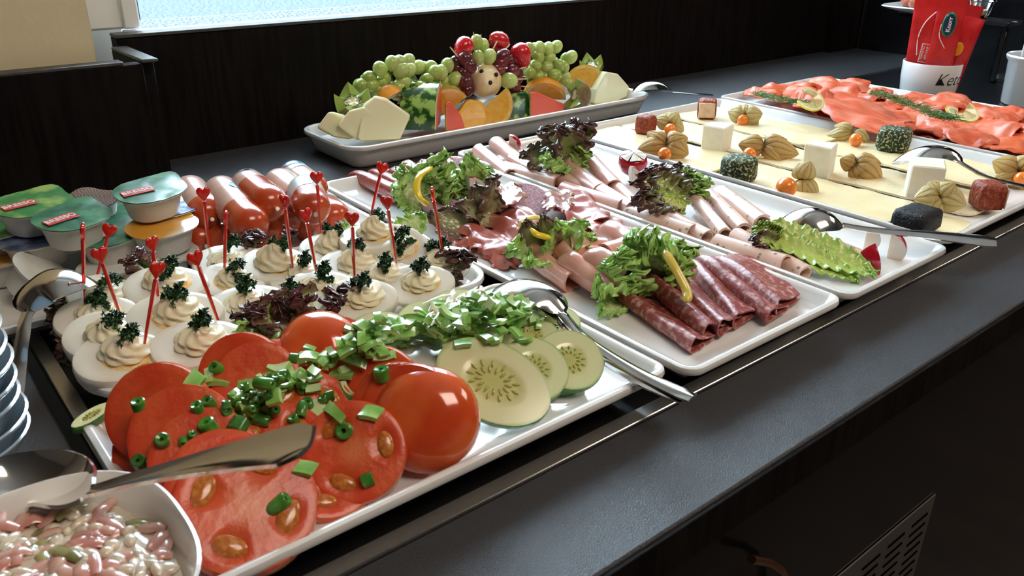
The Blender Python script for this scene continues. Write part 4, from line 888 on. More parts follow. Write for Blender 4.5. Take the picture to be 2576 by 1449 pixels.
# leaves and garnish on this platter
lettuce('bright green frilly lettuce at the back of the salami platter', ['lett'], [((1060, 510, .026), (1010, 430, .060), .024, .009), ((1080, 500, .026), (1120, 400, .075), .026, .010), ((1130, 500, .026), (1130, 430, .055), .024, .009), ((1170, 490, .026), (1180, 400, .07), .022, .009), ((1180, 480, .026), (1225, 430, .05), .024, .008), ((1050, 500, .028), (1000, 480, .04), .020, .008), ((1130, 480, .03), (1080, 440, .06), .022, .009)], fr=3)
lettuce('bronze brown lettuce leaf standing behind the cured ham', ['lettbrown'], [((1230, 540, .030), (1250, 455, .070), .026, .005), ((1235, 540, .030), (1195, 470, .060), .020, .004), ((1240, 560, .026), (1150, 520, .05), .018, .004), ((1200, 580, .026), (1080, 545, .04), .018, .004)], fr=1.4)
lettuce('olive green lettuce leaves with brown ribs at the centre of the platter', ['lett', 'lettbrown'], [((1400, 640, .03), (1475, 565, .060), .022, .004), ((1390, 640, .03), (1400, 560, .065), .020, .004), ((1360, 640, .03), (1320, 560, .06), .014, .003, 1), ((1390, 630, .032), (1370, 555, .07), .012, .003, 1), ((1380, 650, .024), (1285, 640, .042), .022, .005), ((1390, 660, .024), (1340, 665, .035), .018, .005), ((1390, 640, .03), (1490, 600, .045), .020, .005)], fr=1.6)
lettuce('frilly light green lettuce in front of the salami slices', ['lett'], [((1640, 700, .024), (1600, 610, .070), .024, .009), ((1650, 700, .024), (1650, 600, .072), .026, .010), ((1660, 700, .024), (1740, 630, .055), .024, .008), ((1600, 720, .022), (1530, 680, .050), .022, .008), ((1590, 720, .022), (1510, 740, .036), .018, .007), ((1620, 710, .024), (1565, 650, .06), .022, .009), ((1660, 700, .024), (1700, 620, .062), .024, .009), ((1560, 760, .018), (1510, 790, .022), .012, .004)], fr=3.2)
b = MB(); P = cat([at(1085, 422, .072), at(1058, 440, .074), at(1048, 470, .066), at(1058, 500, .056), at(1078, 516, .046)], 20); b.tube(P, np.r_[.002, np.full(18, .0037), .002], 10, flat=.75); b.build('pepper_strip', 'yellowp', label='bright yellow pepper arc on the green lettuce at the back', cat='pepper')
b = MB(); P = cat([at(1672, 632, .066), at(1692, 665, .060), at(1712, 700, .052), at(1728, 735, .044), at(1727, 760, .040)], 20); b.tube(P, np.r_[.002, np.full(17, .0040), .0036, .0015], 10, flat=.8); b.build('pepper_strip', 'palepep', label='pale yellow pickled pepper strip lying over the salami slices', cat='pepper')
b = MB(); P = cat([at(1335, 575, .064), at(1352, 590, .060), at(1385, 598, .056)], 10); b.tube(P, [.0015, .002, .0028, .0034, .0036, .0036, .0036, .0036, .0034, .002], 10, flat=.7); b.build('pepper_strip', 'yellowp', label='short yellow pepper strip among the olive leaves', cat='pepper')
b = MB(); P = cat([at(1310, 580, .052), at(1318, 556, .060), at(1345, 546, .060), at(1370, 555, .056)], 14); b.tube(P, .0034, 10, flat=.6); b.build('lemon_peel', 'lemonrind', label='curled lemon peel behind the olive leaves', cat='lemon')
def radish(px, py, z, r, a0, label, wedge=2.0, tilt=.2, flower=False):
    c = at(px, py, z); x = unit(np.array([tocam(c)[0], tocam(c)[1], 0])); zz = unit(UP + x * tilt); x = unit(x - zz * (x @ zz)); B = np.column_stack([x, np.cross(zz, x), zz]); b = MB()
    if flower:
        b.lathe([(.001, -r), (r * .5, -r * .88), (r * .87, -r * .5), (r, 0), (r * .93, r * .36), (r * .86, r * .42)], 36, c, B); o = b.build('radish_piece', 'radr', label=label, cat='radish', group='radish garnishes')
        b = MB()
        for k in range(5):
            a = 2 * PI * k / 5 + .3; b.grid([[c + B @ np.array([r * q * math.cos(a + t), r * q * math.sin(a + t), r * (.42 + .30 * (1 - q) + .1 * q * (1 - abs(t) / .6))]) for t in np.linspace(-.56, .56, 7)] for q in (.05, .3, .6, .87)])
        b.build('cut_flesh', 'radw', o); return o
    rows = []
    for i in range(13):
        t = PI * i / 12; rows.append([c + B @ (r * np.array([math.sin(t) * math.cos(a), math.sin(t) * math.sin(a), math.cos(t)])) for a in np.linspace(a0, a0 + wedge, 12)])
    b.grid(rows); o = b.build('radish_piece', 'radr', label=label, cat='radish', group='radish garnishes'); R = np.array(rows); b = MB()
    for e_ in (0, -1): b.grid([[c + (p - c) * q * .995 for q in (0, .3, .6, .9, 1)] for p in R[:, e_]])
    b.build('cut_flesh', 'radw', o); return o
radish(1182, 488, .036, .019, 1.9, 'radish wedge with white flesh, left of the bronze leaf', 1.6)
radish(1280, 368, .036, .016, .9, 'radish wedge at the back of the turkey roll platter', 1.8, .3)
radish(1592, 408, .038, .0175, 0, 'radish cut like a flower behind the middle lettuce', flower=True)
radish(1588, 440, .032, .0105, 1.3, 'small radish piece before the flower cut radish', 2.2)
radish(2195, 645, .028, .019, -.9, 'red radish wedge lying at the front of the turkey roll platter', 1.4, .6)
radish(2175, 605, .030, .014, 1.7, 'pale radish slice leaning behind the red wedge', .6)
radish(2235, 625, .026, .016, 1.3, 'radish wedge at the corner with a thin red edge', .8)

# ================================================================== TURKEY ROLLS
random.seed(8)
def tr(p, q, za, zb, r0, r1, label, mat='turkey', turns=1.7, **k):
    b = roll(at(*p, za), at(*q, zb), r0, r1, turns=turns, **k); return b.build('turkey_roll', [mat, 'turkeyin'], label=label, cat='rolled meat', group='rolled turkey slices', sharp=60)
Z = .027
tr((1205, 378), (1285, 440), Z + .004, Z, .0100, .0088, 'plain turkey roll furthest back left, curving to the front')
tr((1248, 360), (1330, 428), Z + .006, Z + .002, .0105, .009, 'plain turkey roll beside the back radish wedge')
tr((1270, 425), (1408, 462), Z - .002, Z, .0105, .0122, 'turkey roll along the left rim, second open end from the back')
tr((1290, 400), (1345, 430), Z + .006, Z + .006, .009, .008, 'small turkey roll end under the back lettuce')
tr((1360, 430), (1480, 475), Z + .004, Z + .001, .011, .009, 'turkey roll behind the left row, below the lettuce')
tr((1418, 478), (1568, 522), Z - .001, Z, .0115, .0112, 'turkey roll along the left rim, third open end from the back')
tr((1415, 420), (1510, 482), Z + .008, Z + .004, .0125, .0105, 'smooth thick turkey roll in the back group')
tr((1490, 470), (1590, 525), Z + .004, Z + .002, .0105, .009, 'turkey roll leading under the middle lettuce')
tr((1480, 405), (1545, 470), Z + .008, Z + .004, .0125, .010, 'turkey roll beside the flower radish, back group')
tr((1540, 460), (1600, 515), Z + .003, Z + .002, .009, .008, 'short turkey roll end touching the middle lettuce')
tr((1580, 535), (1742, 585), Z - .002, Z - .001, .0105, .0108, 'herb flecked roll along the left rim in the middle group', 'turkeyherb')
tr((1640, 525), (1780, 598), Z + .001, Z - .002, .010, .0098, 'herb flecked roll with a wide open end in the middle group', 'turkeyherb')
tr((1725, 475), (1825, 590), Z + .008, Z, .0088, .0082, 'herb flecked roll pointing away at the middle lettuce', 'turkeyherb')
tr((1765, 475), (1872, 578), Z + .006, Z, .0088, .0084, 'herb flecked roll, second on the right of the middle group', 'turkeyherb')
tr((1812, 485), (1918, 562), Z + .006, Z + .004, .0100, .0105, 'herb flecked roll furthest right in the middle group', 'turkeyherb')
tr((1800, 612), (1975, 668), Z - .001, Z - .001, .0105, .0118, 'long pale roll in front along the left rim', 'turkeyherb')
tr((1850, 595), (2025, 688), Z, Z - .005, .0100, .0088, 'roll end under the long green leaf', 'turkeyherb')
tr((2035, 600), (2145, 645), Z, Z - .002, .0090, .0085, 'herb flecked roll right of the long green leaf', 'turkeyherb')
tr((1890, 585), (1960, 610), Z + .004, Z + .004, .0085, .008, 'short roll piece behind the long green leaf', 'turkeyherb')
tr((2100, 620), (2172, 648), Z - .004, Z - .005, .0078, .0072, 'small roll end next to the red radish', 'turkeyherb')
lettuce('large reddish brown lettuce at the back of the turkey rolls', ['lettred', 'lettbrown', 'lett'], [((1420, 410, .036), (1410, 325, .085), .030, .008), ((1430, 400, .036), (1490, 320, .075), .028, .008), ((1420, 400, .036), (1360, 340, .075), .028, .008, 1), ((1400, 420, .034), (1320, 390, .05), .024, .008, 1), ((1430, 420, .034), (1480, 390, .05), .022, .006, 2), ((1410, 430, .034), (1380, 410, .05), .022, .008, 2), ((1440, 430, .034), (1410, 430, .04), .018, .006, 2), ((1430, 390, .036), (1450, 310, .08), .024, .008)], fr=2.4)
lettuce('red and green lettuce with a thick rib in the middle of the turkey rolls', ['lettred', 'lett', 'lettlong'], [((1700, 510, .034), (1640, 430, .065), .026, .008), ((1690, 510, .034), (1600, 460, .06), .026, .009), ((1680, 520, .034), (1600, 510, .045), .020, .007), ((1720, 490, .034), (1710, 420, .060), .022, .008), ((1730, 490, .034), (1780, 460, .05), .020, .007, 1), ((1725, 525, .032), (1640, 490, .046), .012, .003, 2), ((1710, 480, .04), (1740, 440, .055), .02, .008, 1)], fr=3)
lettuce('long crinkled green leaf at the front of the turkey rolls', ['lettlong', 'lettred'], [((1930, 580, .042), (2190, 685, .024), .022, .0022), ((1935, 600, .038), (2150, 700, .020), .018, .002), ((1950, 610, .036), (1905, 570, .045), .014, .006), ((1945, 620, .034), (1900, 600, .042), .012, .005, 1)], fr=5, curl=-.02)

# ================================================================== CHEESE PLATTER
random.seed(12)
def cheese_slice(c, w, h, yaw, z, label, mat='cheese', tilt=.02, rind=True, k=0):
    B = rotz(yaw); P = np.zeros((18, 14, 3))
    for i in range(18):
        for j in range(14):
            u, v = i / 17 - .5, j / 13 - .5; rr = (abs(u * 2) ** 5 + abs(v * 2) ** 5) ** .2; m = max(abs(u * 2), abs(v * 2), 1e-6); f = m / max(rr, 1e-6)
            P[i, j] = np.array([c[0], c[1], z]) + B @ np.array([u * w * f, v * h * f, tilt * (u + .5) * w + .0012 * noi((u * 3, v * 3, k), 1.5)])
    b = MB(); b.shell(P, .0024); return b.build('cheese_slice', mat, label=label, cat='cheese', group='fanned cheese slices')
rows = [('left', .835, 'cheese', 9, .355, .80, .095, .085), ('middle', .940, 'cheeser', 9, .37, .80, .088, .085), ('right', 1.050, 'cheeseh', 8, .40, .80, .10, .085)]
for rn, xc, mt, n, ya, yb, w, h in rows:
    OR = ['first', 'second', 'third', 'fourth', 'fifth', 'sixth', 'seventh', 'eighth', 'ninth', 'tenth', 'eleventh', 'twelfth']
    for k in range(n):
        y = yb - (yb - ya) * k / (n - 1); m = 'cheese' if (rn == 'middle' and k < 4) else mt
        if rn == 'left' and k == 5: m = 'cheeseh'
        cheese_slice((xc + ru(-.004, .004), y), w, h, ru(-.12, .12) + (.12 if rn == 'middle' else -.05), .018 + .0012 * (k % 4) + .001, OR[k] + ' cheese slice from the back in the %s row of the cheese platter' % rn, m, tilt=.015, k=k * 3 + len(rn))
def cube(px, py, z, size, yaw, mat, label, cat_, name='cheese_cube', bev=.0015, jit=.0012, mats=None):
    c = at(px, py, z + size[2] / 2); b = MB(); b.box(c, size, rotz(yaw), bev=bev, jit=jit); return b.build(name, mat, label=label, cat=cat_, sharp=30)
cube(1803, 345, .022, (.031, .031, .034), .3, 'feta', 'white feta cube at the back left of the cheese platter', 'cheese', 'feta_cube')
cube(2062, 400, .022, (.033, .032, .038), .35, 'feta', 'white feta cube in the middle of the cheese platter', 'cheese', 'feta_cube')
cube(2325, 452, .022, (.036, .034, .040), .5, 'feta', 'white feta cube with physalis before it, at the right of the cheese', 'cheese', 'feta_cube')
def nugget(px, py, z, r, hgt, mat, label, name='herb_crusted_cheese', yaw=.3, sq=4, sx=1.0, lump=.0016):
    c = at(px, py, z); b = MB(); rows_ = []
    for i, (q, zz) in enumerate([(.02, 0), (.7, 0), (.92, .06), (1, .2), (1.02, .5), (1, .8), (.92, .95), (.7, 1.02), (.4, 1.04), (.02, 1.03)]):
        row = []
        for j in range(40):
            p = 2 * PI * j / 40; k = 1 / (abs(math.cos(p)) ** sq + abs(math.sin(p)) ** sq) ** (1 / sq); d = rotz(yaw) @ np.array([q * r * k * sx * math.cos(p), q * r * k * math.sin(p), 0]); zc = zz * hgt
            e = 1 + lump / r * noi((d[0] * 1000 + px, d[1] * 1000, zc * 1000), .35); row.append(c + np.array([d[0] * e, d[1] * e, zc + lump * .6 * noi((d[0] * 1000, d[1] * 1000, px), .4)]))
        rows_.append(row)
    b.grid(rows_, False, True, flip=False); return b.build(name, mat, label=label, cat='cheese', sharp=0)
nugget(1855, 452, .022, .020, .028, 'herb', 'round herb crusted cheese at the left rim of the cheese platter', sq=2.6)
nugget(2243, 378, .022, .020, .030, 'herb', 'herb crusted cheese block near the salmon platter', sq=3.5)
nugget(2300, 578, .022, .017, .022, 'blackc', 'black seed crusted cheese block at the front of the platter', 'seed_crusted_cheese', yaw=.0, sq=7, sx=1.35, lump=.001)
nugget(1623, 336, .022, .0120, .026, 'redc', 'red spice crusted cheese cube at the back left corner', 'spice_crusted_cheese', sq=6, yaw=.2, lump=.001)
for px_, py_, r_n, lab in [(1776, 296, .0140, 'red spice crusted cheese cube at the back, pale cut side showing'), (2476, 522, .0140, 'red spice crusted cheese cube at the right front corner')]:
    t_ = tocam(at(px_, py_, .03)); yw = math.atan2(t_[1], t_[0]) + (.5 if px_ > 2000 else 0); o = nugget(px_, py_, .022, r_n, .028, 'redc', lab, 'spice_crusted_cheese', sq=8, yaw=yw, lump=.001)
    B_ = rotz(yw); b = MB(); b.box(at(px_, py_, .022) + UP * .014 + B_ @ np.array([r_n * (1.0 if px_ < 2000 else .2), 0 if px_ < 2000 else r_n * 1.0, 0]), (.0025, r_n * 1.7, .022) if px_ < 2000 else (r_n * 1.6, .0025, .022), B_, bev=.0008, jit=.0008); b.build('cut_face', 'redin', o)
def physalis(px, py, z, petals, berry, label, mat='husk', r=.0085, s=1.0):
    c = at(px, py, z + .012); t = empty('physalis', c - UP * .01, label, 'physalis', 'physalis fruits with papery husks')
    rt = unit(np.cross(tocam(c), UP)) * -1; rt = np.cross(UP, tocam(c)); fw = unit(np.array([tocam(c)[0], tocam(c)[1], 0]))
    for k, (ang, el, L, w) in enumerate(petals):       # ang in the view plane: 0 = right, 90 = up, tilt el toward the viewer
        a = math.radians(ang); d = unit(rt * math.cos(a) + UP * math.sin(a) + fw * el); nrm = unit(fw + UP * .5); B = basis(d, nrm); P = np.zeros((20, 29, 3)); A = np.zeros((20, 29)); L *= s; w *= s
        for i in range(20):
            u = i / 19; ww = w * (math.sin(PI * u ** .75) ** .75 if 0 < u < 1 else 0.02)
            for j in range(29):
                v = j / 14 - 1; bul = w * .75 * (1 - v * v) * math.sin(PI * u ** .8); rib = abs(math.sin(v * 2 * PI)) ** .45 ; cr = .0007 * noi((u * 6, v * 6, k + px), 1.5)
                P[i, j] = c + B @ np.array([L * u, ww * v, bul * .8 - L * .15 * u * u + cr + .0006 * rib]); A[i, j] = min(1, (.10 + u * 1.1) * (.12 + .88 * rib) + .04)
        b = MB(); b.shell(P, .0004, A=A); b.build('husk_petal', mat, t)
    if berry:
        bc = at(berry[0], berry[1], z + r * .9); b = MB(); b.ball(bc, (r, r, r), nu=20, nv=14); b.build('berry', 'berry', t)
    b = MB(); b.tube([c + fw * .001, c + UP * .004 + fw * .003, c + UP * .010 + fw * .002], [.0016, .0009, .0007], 6); b.build('stalk', 'stem', t); return t
zc_ = .022
physalis(1685, 312, zc_, [(60, .2, .020, .012), (160, .2, .022, .012), (-20, .2, .022, .013), (100, -.3, .018, .012)], (1686, 326), 'pale physalis beside the back left red cube', 'huskpale')
physalis(1676, 366, zc_ + .004, [(185, .3, .036, .014), (150, -.2, .030, .012), (-12, .3, .030, .018), (25, 0, .028, .015), (-60, .6, .022, .012)], (1672, 388), 'large physalis with two brown husk wings behind the flower radish', 'husk')
physalis(1872, 292, zc_, [(165, .1, .024, .014), (15, .1, .026, .015), (90, -.3, .018, .012), (-20, .2, .024, .012)], (1868, 302), 'small physalis with an orange berry near the back rim', 'huskpale', r=.0085)
physalis(1922, 368, zc_, [(175, .3, .032, .015), (-5, .1, .044, .015), (20, -.2, .030, .013), (-30, .5, .030, .012)], (1885, 388), 'long brown physalis between the first two feta cubes', 'husk')
physalis(2145, 332, zc_, [(195, .1, .036, .011), (-35, .1, .030, .014), (165, -.1, .026, .010)], (2153, 352), 'physalis with a bright berry below the salmon platter', 'huskpale', r=.009)
physalis(2150, 415, zc_ + .002, [(-25, .2, .038, .018), (160, .2, .018, .011), (10, -.2, .030, .014), (-50, .5, .026, .012)], None, 'closed brown physalis right of the middle feta cube', 'husk')
physalis(2018, 450, zc_, [(75, .2, .022, .012), (-80, .6, .026, .014), (-40, .6, .030, .010), (110, 0, .018, .010)], (1978, 472), 'physalis with its orange berry to the left at the front rim', 'huskpale', r=.0115)
physalis(2365, 495, zc_ + .004, [(185, .5, .026, .014), (60, .2, .020, .012), (-5, .3, .026, .014), (130, 0, .020, .012), (-120, .8, .026, .012)], None, 'open pale physalis husk in front of the right feta cube', 'huskpale')
physalis(2562, 432, zc_, [(160, .2, .030, .015), (60, 0, .024, .014), (-60, .4, .03, .014), (200, .6, .026, .012)], (2570, 450), 'brown physalis cut by the right edge of the picture', 'husk')

# ================================================================== SALMON
random.seed(19)
sx0, sx1 = 1.175, 1.43
n_s = 12
for k in range(n_s):
    y = .80 - k * .042; mt = 'salmon' if k % 3 else 'salmond'; w = ru(.0, .02)
    for side in (0, 1):
        xa, xb = (sx0 - .01, 1.315 + w) if side == 0 else (1.29 + w, sx1 - .005 - (.01 if k == 0 else 0)); sk = ru(-.02, .02)
        q = [(xa, y - .045 + sk), (xb, y - .035), (xb + ru(-.008, .008), y + .03), (xa + ru(-.006, .010), y + .025 + sk)]
        b = drape(q, .024 + .0022 * (k % 3) + (.006 if side and k in (0, 1, 5, 6, 7) else 0) + (.010 if side == 0 and k < 3 else 0), .012, k * 2.3 + side * 7, th=.002, sc=22, ridge=.0035, edge=.008, nu=30, nv=22)
        b.build('salmon_slice', mt, label=OR[k] + ' smoked salmon slice from the back, on the ' + ('cheese side' if side == 0 else 'cup side') + ' of its platter', cat='salmon', group='smoked salmon slices', sharp=60)
b = drape([at(2060, 215, .045)[:2], at(2330, 305, .045)[:2], at(2200, 330, .045)[:2], at(1960, 250, .045)[:2]], .046, .008, 3.3, th=.002, ridge=.004, nu=40, edge=.01); b.build('salmon_slice', 'salmon', label='thick pink salmon slice running diagonally on top of the pile', cat='salmon', group='smoked salmon slices')
def dill(pts, n, spread, label):
    path = cat([at(*p) for p in pts], 40); b = MB()
    for k in range(n):
        c = path[random.randrange(40)] + np.array([ru(-1, 1), ru(-1, 1), ru(-.2, .7)]) * spread * np.array([1, 1, .6]); d = unit(np.array([ru(-1, 1), ru(-1, 1), ru(-.2, .35)])); l = ru(.006, .014)
        b.tube([c, c + d * l * .5 + UP * .001, c + d * l], [.00045, .0004, .00015], 4, caps=False)
    return b.build('dill_sprig', 'dill', label=label, cat='dill', sharp=0)
dill([(1905, 238, .055), (1965, 252, .058), (2035, 262, .058)], 330, .008, 'dill sprig beside the lemon twist at the back of the salmon')
dill([(2200, 236, .060), (2270, 258, .062), (2350, 290, .062), (2400, 300, .058)], 700, .0095, 'large feathery dill sprig lying across the middle of the salmon')
def lemon(px, py, z, r, n, label, twist=1.2, yaw=0):
    c = at(px, py, z); B = basisz(n) @ rotz(yaw); t = None; N = 40
    def pos(a, q, off): lift = .55 * r * (a / (2 * PI) - .5) * twist; return c + B @ np.array([r * q * math.cos(a), r * q * math.sin(a), lift + off])
    A_ = np.linspace(.25, 2 * PI - .1, N); th = .0022
    def ringbox(q0, q1): return [[pos(a, q0, -th / 2), pos(a, q1, -th / 2), pos(a, q1, th / 2), pos(a, q0, th / 2)] for a in A_]
    def mk(q0, q1): b = MB(); R = ringbox(q0, q1); b.grid(R, False, True); b.add(R[0], [(0, 1, 2, 3)]); b.add(R[-1], [(3, 2, 1, 0)]); return b
    o = mk(.93, 1.0).build('lemon_slice', 'lemonrind', label=label, cat='lemon'); mk(.80, .93).build('pith', 'lemonpith', o); mk(.06, .80).build('flesh', 'lemonflesh', o); return o
lemon(2042, 252, .064, .019, (-.2, -.6, 1), 'twisted lemon slice near the back left of the salmon', 1.4, 2.2)
lemon(2420, 285, .062, .021, (-.1, -.5, 1), 'twisted lemon slice under the dill at the right', 1.4, .4)

# ================================================================== FRUIT PLATTER
random.seed(27)
def lune(c, B, r, a0, a1, name, peel, face, label, cat_, group=None, n=14, sc=(1, 1, 1)):
    """fruit wedge: axis = local z, peel spans angles a0..a1; both cut faces shown"""
    c = np.asarray(c); S = np.diag(sc); Bs = B @ S
    R = [[c + Bs @ (r * np.array([math.sin(PI * i / n) * math.cos(a), math.sin(PI * i / n) * math.sin(a), math.cos(PI * i / n)])) for a in np.linspace(a0, a1, 14)] for i in range(n + 1)]
    b = MB(); b.grid(R); o = b.build(name, peel, label=label, cat=cat_, group=group)
    for a, fl in ((a0, 0), (a1, 1)):
        b = MB(); P = []; A = []
        for i in range(n + 1):
            t = PI * i / n; P.append([c + Bs @ (r * q * .995 * np.array([math.sin(t) * math.cos(a), math.sin(t) * math.sin(a), math.cos(t)])) for q in np.linspace(0, 1, 12)]); A.append([q + (.06 * (abs(math.sin(t * 5)) < .12) if .1 < q < .8 else 0) for q in np.linspace(0, 1, 12)])
        b.grid(P, A=A, flip=bool(fl)); b.build('cut_face', face, o)
    return o
def chunk(poly, Y, depth, name, flesh, rind, rind_edges, label, cat_, lean=0.0, bev=.0035, group=None):
    """cut fruit block: outline read off the front plane y=Y, extruded back; listed edges carry rind"""
    F = [aty(x, y, Y) for x, y in poly]; F = [f + np.array([0, lean * (f[2] - .03), 0]) for f in F]; Bk = [f + np.array([.012, depth, -.004]) for f in F]; n = len(F); V = F + Bk
    fs = [tuple(range(n)), tuple(range(2 * n - 1, n - 1, -1))]; mi = [0, 0]
    for i in range(n): fs.append((i, n + i, n + (i + 1) % n, (i + 1) % n)); mi.append(1 if i in rind_edges else 0)
    b = MB(); b.add(V, fs, mi, [.3] * len(V)); o = b.build(name, [flesh, rind], label=label, cat=cat_, group=group, sharp=0, smooth=False)
    m = o.modifiers.new('b', 'BEVEL'); m.width = bev; m.segments = 3; return o
FM = 'honeydew melon pieces'
chunk([(795, 322), (826, 280), (862, 290), (905, 330), (880, 352), (838, 345)], .958, .016, 'melon_piece', 'melonf', 'melonr', [3, 4, 5], 'pale melon piece furthest left on the fruit platter', 'melon', group=FM)
chunk([(846, 318), (878, 278), (918, 268), (950, 300), (925, 356), (895, 352)], .948, .018, 'melon_piece', 'melonf', 'melonr', [3, 4, 5], 'melon piece in the middle of the three left ones, yellow rind in front', 'melon', group=FM)
chunk([(900, 350), (925, 268), (958, 246), (985, 252), (1040, 293), (1005, 352), (912, 357)], .940, .022, 'melon_piece', 'melonf', 'melonr', [5, 6], 'largest flat melon piece at the left front', 'melon', lean=.25, group=FM)
chunk([(1494, 262), (1500, 225), (1525, 180), (1556, 186), (1584, 218), (1578, 245), (1530, 265)], .965, .026, 'melon_piece', 'melonf', 'melonr', [4, 5, 6], 'melon piece at the right end of the fruit platter', 'melon', group=FM)
def sector(c, B, R, a0, a1, h, label):
    c = np.asarray(c); n = 16; b = MB(); As = np.linspace(a0, a1, n)
    b.grid([[c + B @ np.array([R * math.cos(a), R * math.sin(a), z]) for z in np.linspace(-h / 2, h / 2, 6)] for a in As], flip=True); o = b.build('watermelon_piece', 'wmelr', label=label, cat='watermelon')
    for z, fl in ((-h / 2, 1), (h / 2, 0)):
        P = [[c + B @ np.array([R * q * math.cos(a), R * q * math.sin(a), z]) for q in np.linspace(.25, 1, 14)] for a in As]; A = [[max(0, (q - .55) / .45) for q in np.linspace(.25, 1, 14)] for a in As]; b = MB(); b.grid(P, A=A, flip=not fl); b.build('cut_face', 'wmelf', o)
    for a, fl in ((a0, 0), (a1, 1)):
        P = [[c + B @ np.array([R * q * math.cos(a), R * q * math.sin(a), z]) for q in np.linspace(.25, 1, 14)] for z in (-h / 2, h / 2)]; A = [[max(0, (q - .55) / .45) for q in np.linspace(.25, 1, 14)]] * 2; b = MB(); b.grid(P, A=A, flip=bool(fl)); b.build('cut_face', 'wmelf', o)
    P = [[c + B @ np.array([R * .25 * math.cos(a), R * .25 * math.sin(a), z]) for z in (-h / 2, h / 2)] for a in As]; b = MB(); b.grid(P); b.build('cut_face', 'wmelf', o); return o
def frame(zdir, xdir): z = unit(zdir); x = np.asarray(xdir, float); x = unit(x - z * (x @ z)); return np.column_stack([x, np.cross(z, x), z])
c = aty(1070, 300, 1.0); sector(c, frame((.85, -.85, .0), (-.45, -.55, .62)), .058, -.75, .75, .050, 'watermelon piece with striped green rind toward the viewer, at the left')
c = aty(1085, 262, 1.02); sector(c, frame((.6, 1, .1), (-.8, .2, .5)), .050, -.5, .5, .018, 'narrow dark green watermelon rind piece standing behind the striped one')
c = aty(1172, 352, .965) ; chunk([(1122, 332), (1121, 262), (1132, 254), (1160, 290), (1172, 325)], .948, .020, 'watermelon_piece', 'wmelf', 'melonr', [0], 'red watermelon tip in front, left of the orange wedge', 'watermelon')
chunk([(1282, 312), (1278, 262), (1292, 236), (1330, 230), (1345, 250), (1342, 304)], .962, .030, 'watermelon_piece', 'wmelr', 'wmelr', [], 'watermelon piece with dark green rind, right of the orange wedge', 'watermelon', bev=.005)
chunk([(1333, 302), (1333, 232), (1352, 232), (1422, 262), (1418, 282), (1365, 298)], .955, .022, 'watermelon_piece', 'wmelf', 'wmelr', [0], 'red watermelon block in front, right of the orange wedge', 'watermelon')
chunk([(1336, 301), (1335, 233), (1348, 234), (1352, 299)], .9535, .0012, 'rind_strip', 'melonf', 'melonr', [], None, None, bev=.0004) if False else None
def vframe(c, ang):
    a = math.radians(ang); t = tocam(c); rt = unit(np.cross(UP, t)); up_ = np.cross(t, rt); z = rt * math.cos(a) + up_ * math.sin(a); x = rt * math.sin(a) - up_ * math.cos(a); return np.column_stack([x, np.cross(z, x), z])
OG = 'orange wedges on the fruit platter'
c = aty(1228, 262, .962); lune(c, vframe(c, 42), .037, 0, 1.1, 'orange_wedge', 'oranger', 'orangef', 'juicy orange wedge at the front centre of the fruit platter', 'orange', OG)
c = aty(1128, 278, .985); lune(c, vframe(c, 215), .034, -.5, .9, 'orange_wedge', 'oranger', 'orangef', 'orange wedge peel side up behind the red watermelon tip', 'orange', OG)
c = aty(1368, 250, 1.0); lune(c, vframe(c, 180), .036, -.8, .6, 'orange_wedge', 'oranger', 'orangef', 'orange wedge behind the red watermelon block', 'orange', OG)
c = aty(1472, 218, 1.0); lune(c, vframe(c, 172), .036, -.1, .9, 'orange_wedge', 'oranger', 'orangef', 'orange wedge at the back right above the brown kiwi', 'orange', OG)
c = aty(980, 250, .995); lune(c, frame((1, .1, .3), (0, -.4, 1)), .020, -.6, .6, 'orange_wedge', 'oranger', 'orangef', 'small orange piece between the melon and the left kiwi', 'orange', OG)
chunk([(1150, 338), (1150, 288), (1180, 250), (1215, 255), (1228, 300), (1215, 326)], .958, .024, 'mango_piece', 'orangef', 'orangef', [], 'yellow orange fruit chunk left of the front orange wedge', 'fruit', bev=.005)
def kiwi(c, B, r, label, hz=1.1, amp=.42):
    c = np.asarray(c); N = 60
    def rim(p): t = (p * 5 / (2 * PI)) % 1; return amp * r * (abs(t * 2 - 1) * 2 - 1)
    rows_ = []
    for i in range(12):
        t = i / 11; rows_.append([c + B @ np.array([r * math.sin(PI / 2 * t) ** .8 * math.cos(p), r * math.sin(PI / 2 * t) ** .8 * math.sin(p), -hz * r * math.cos(PI / 2 * t) + rim(p) * t ** 4]) for p in np.linspace(0, 2 * PI, N, False)])
    b = MB(); b.grid(rows_, False, True); o = b.build('kiwi_half', 'kiwis', label=label, cat='kiwi', group='zigzag cut kiwi halves')
    P = [[c + B @ np.array([r * q * .99 * math.cos(p), r * q * .99 * math.sin(p), rim(p) * q * q - .12 * r * (1 - q)]) for p in np.linspace(0, 2 * PI, N, False)] for q in np.linspace(0, 1, 12)]
    b = MB(); b.grid(P, False, True, A=[[q] * N for q in np.linspace(0, 1, 12)], flip=True); b.build('cut_face', 'kiwif', o)
    b = MB()
    for k in range(26): p = 2 * PI * k / 26; q = .36 + .08 * (k % 2); b.ball(c + B @ np.array([r * q * math.cos(p), r * q * math.sin(p), rim(p) * q * q - .12 * r * (1 - q) + .0004]), (.0011, .0007, .0006), B @ rotz(p), 6, 4)
    b.build('seeds', 'kiwiseed', o); return o
c = aty(888, 252, .985); kiwi(c, frame(unit(tocam(c) * .8 + UP * 1.0), (1, 0, .2)), .0245, 'zigzag kiwi half at the left end of the fruit platter')
c = aty(1488, 160, 1.03); kiwi(c, frame(unit(tocam(c) * .7 + UP * 1.1), (1, 0, .1)), .021, 'zigzag kiwi half at the back right of the fruit platter')
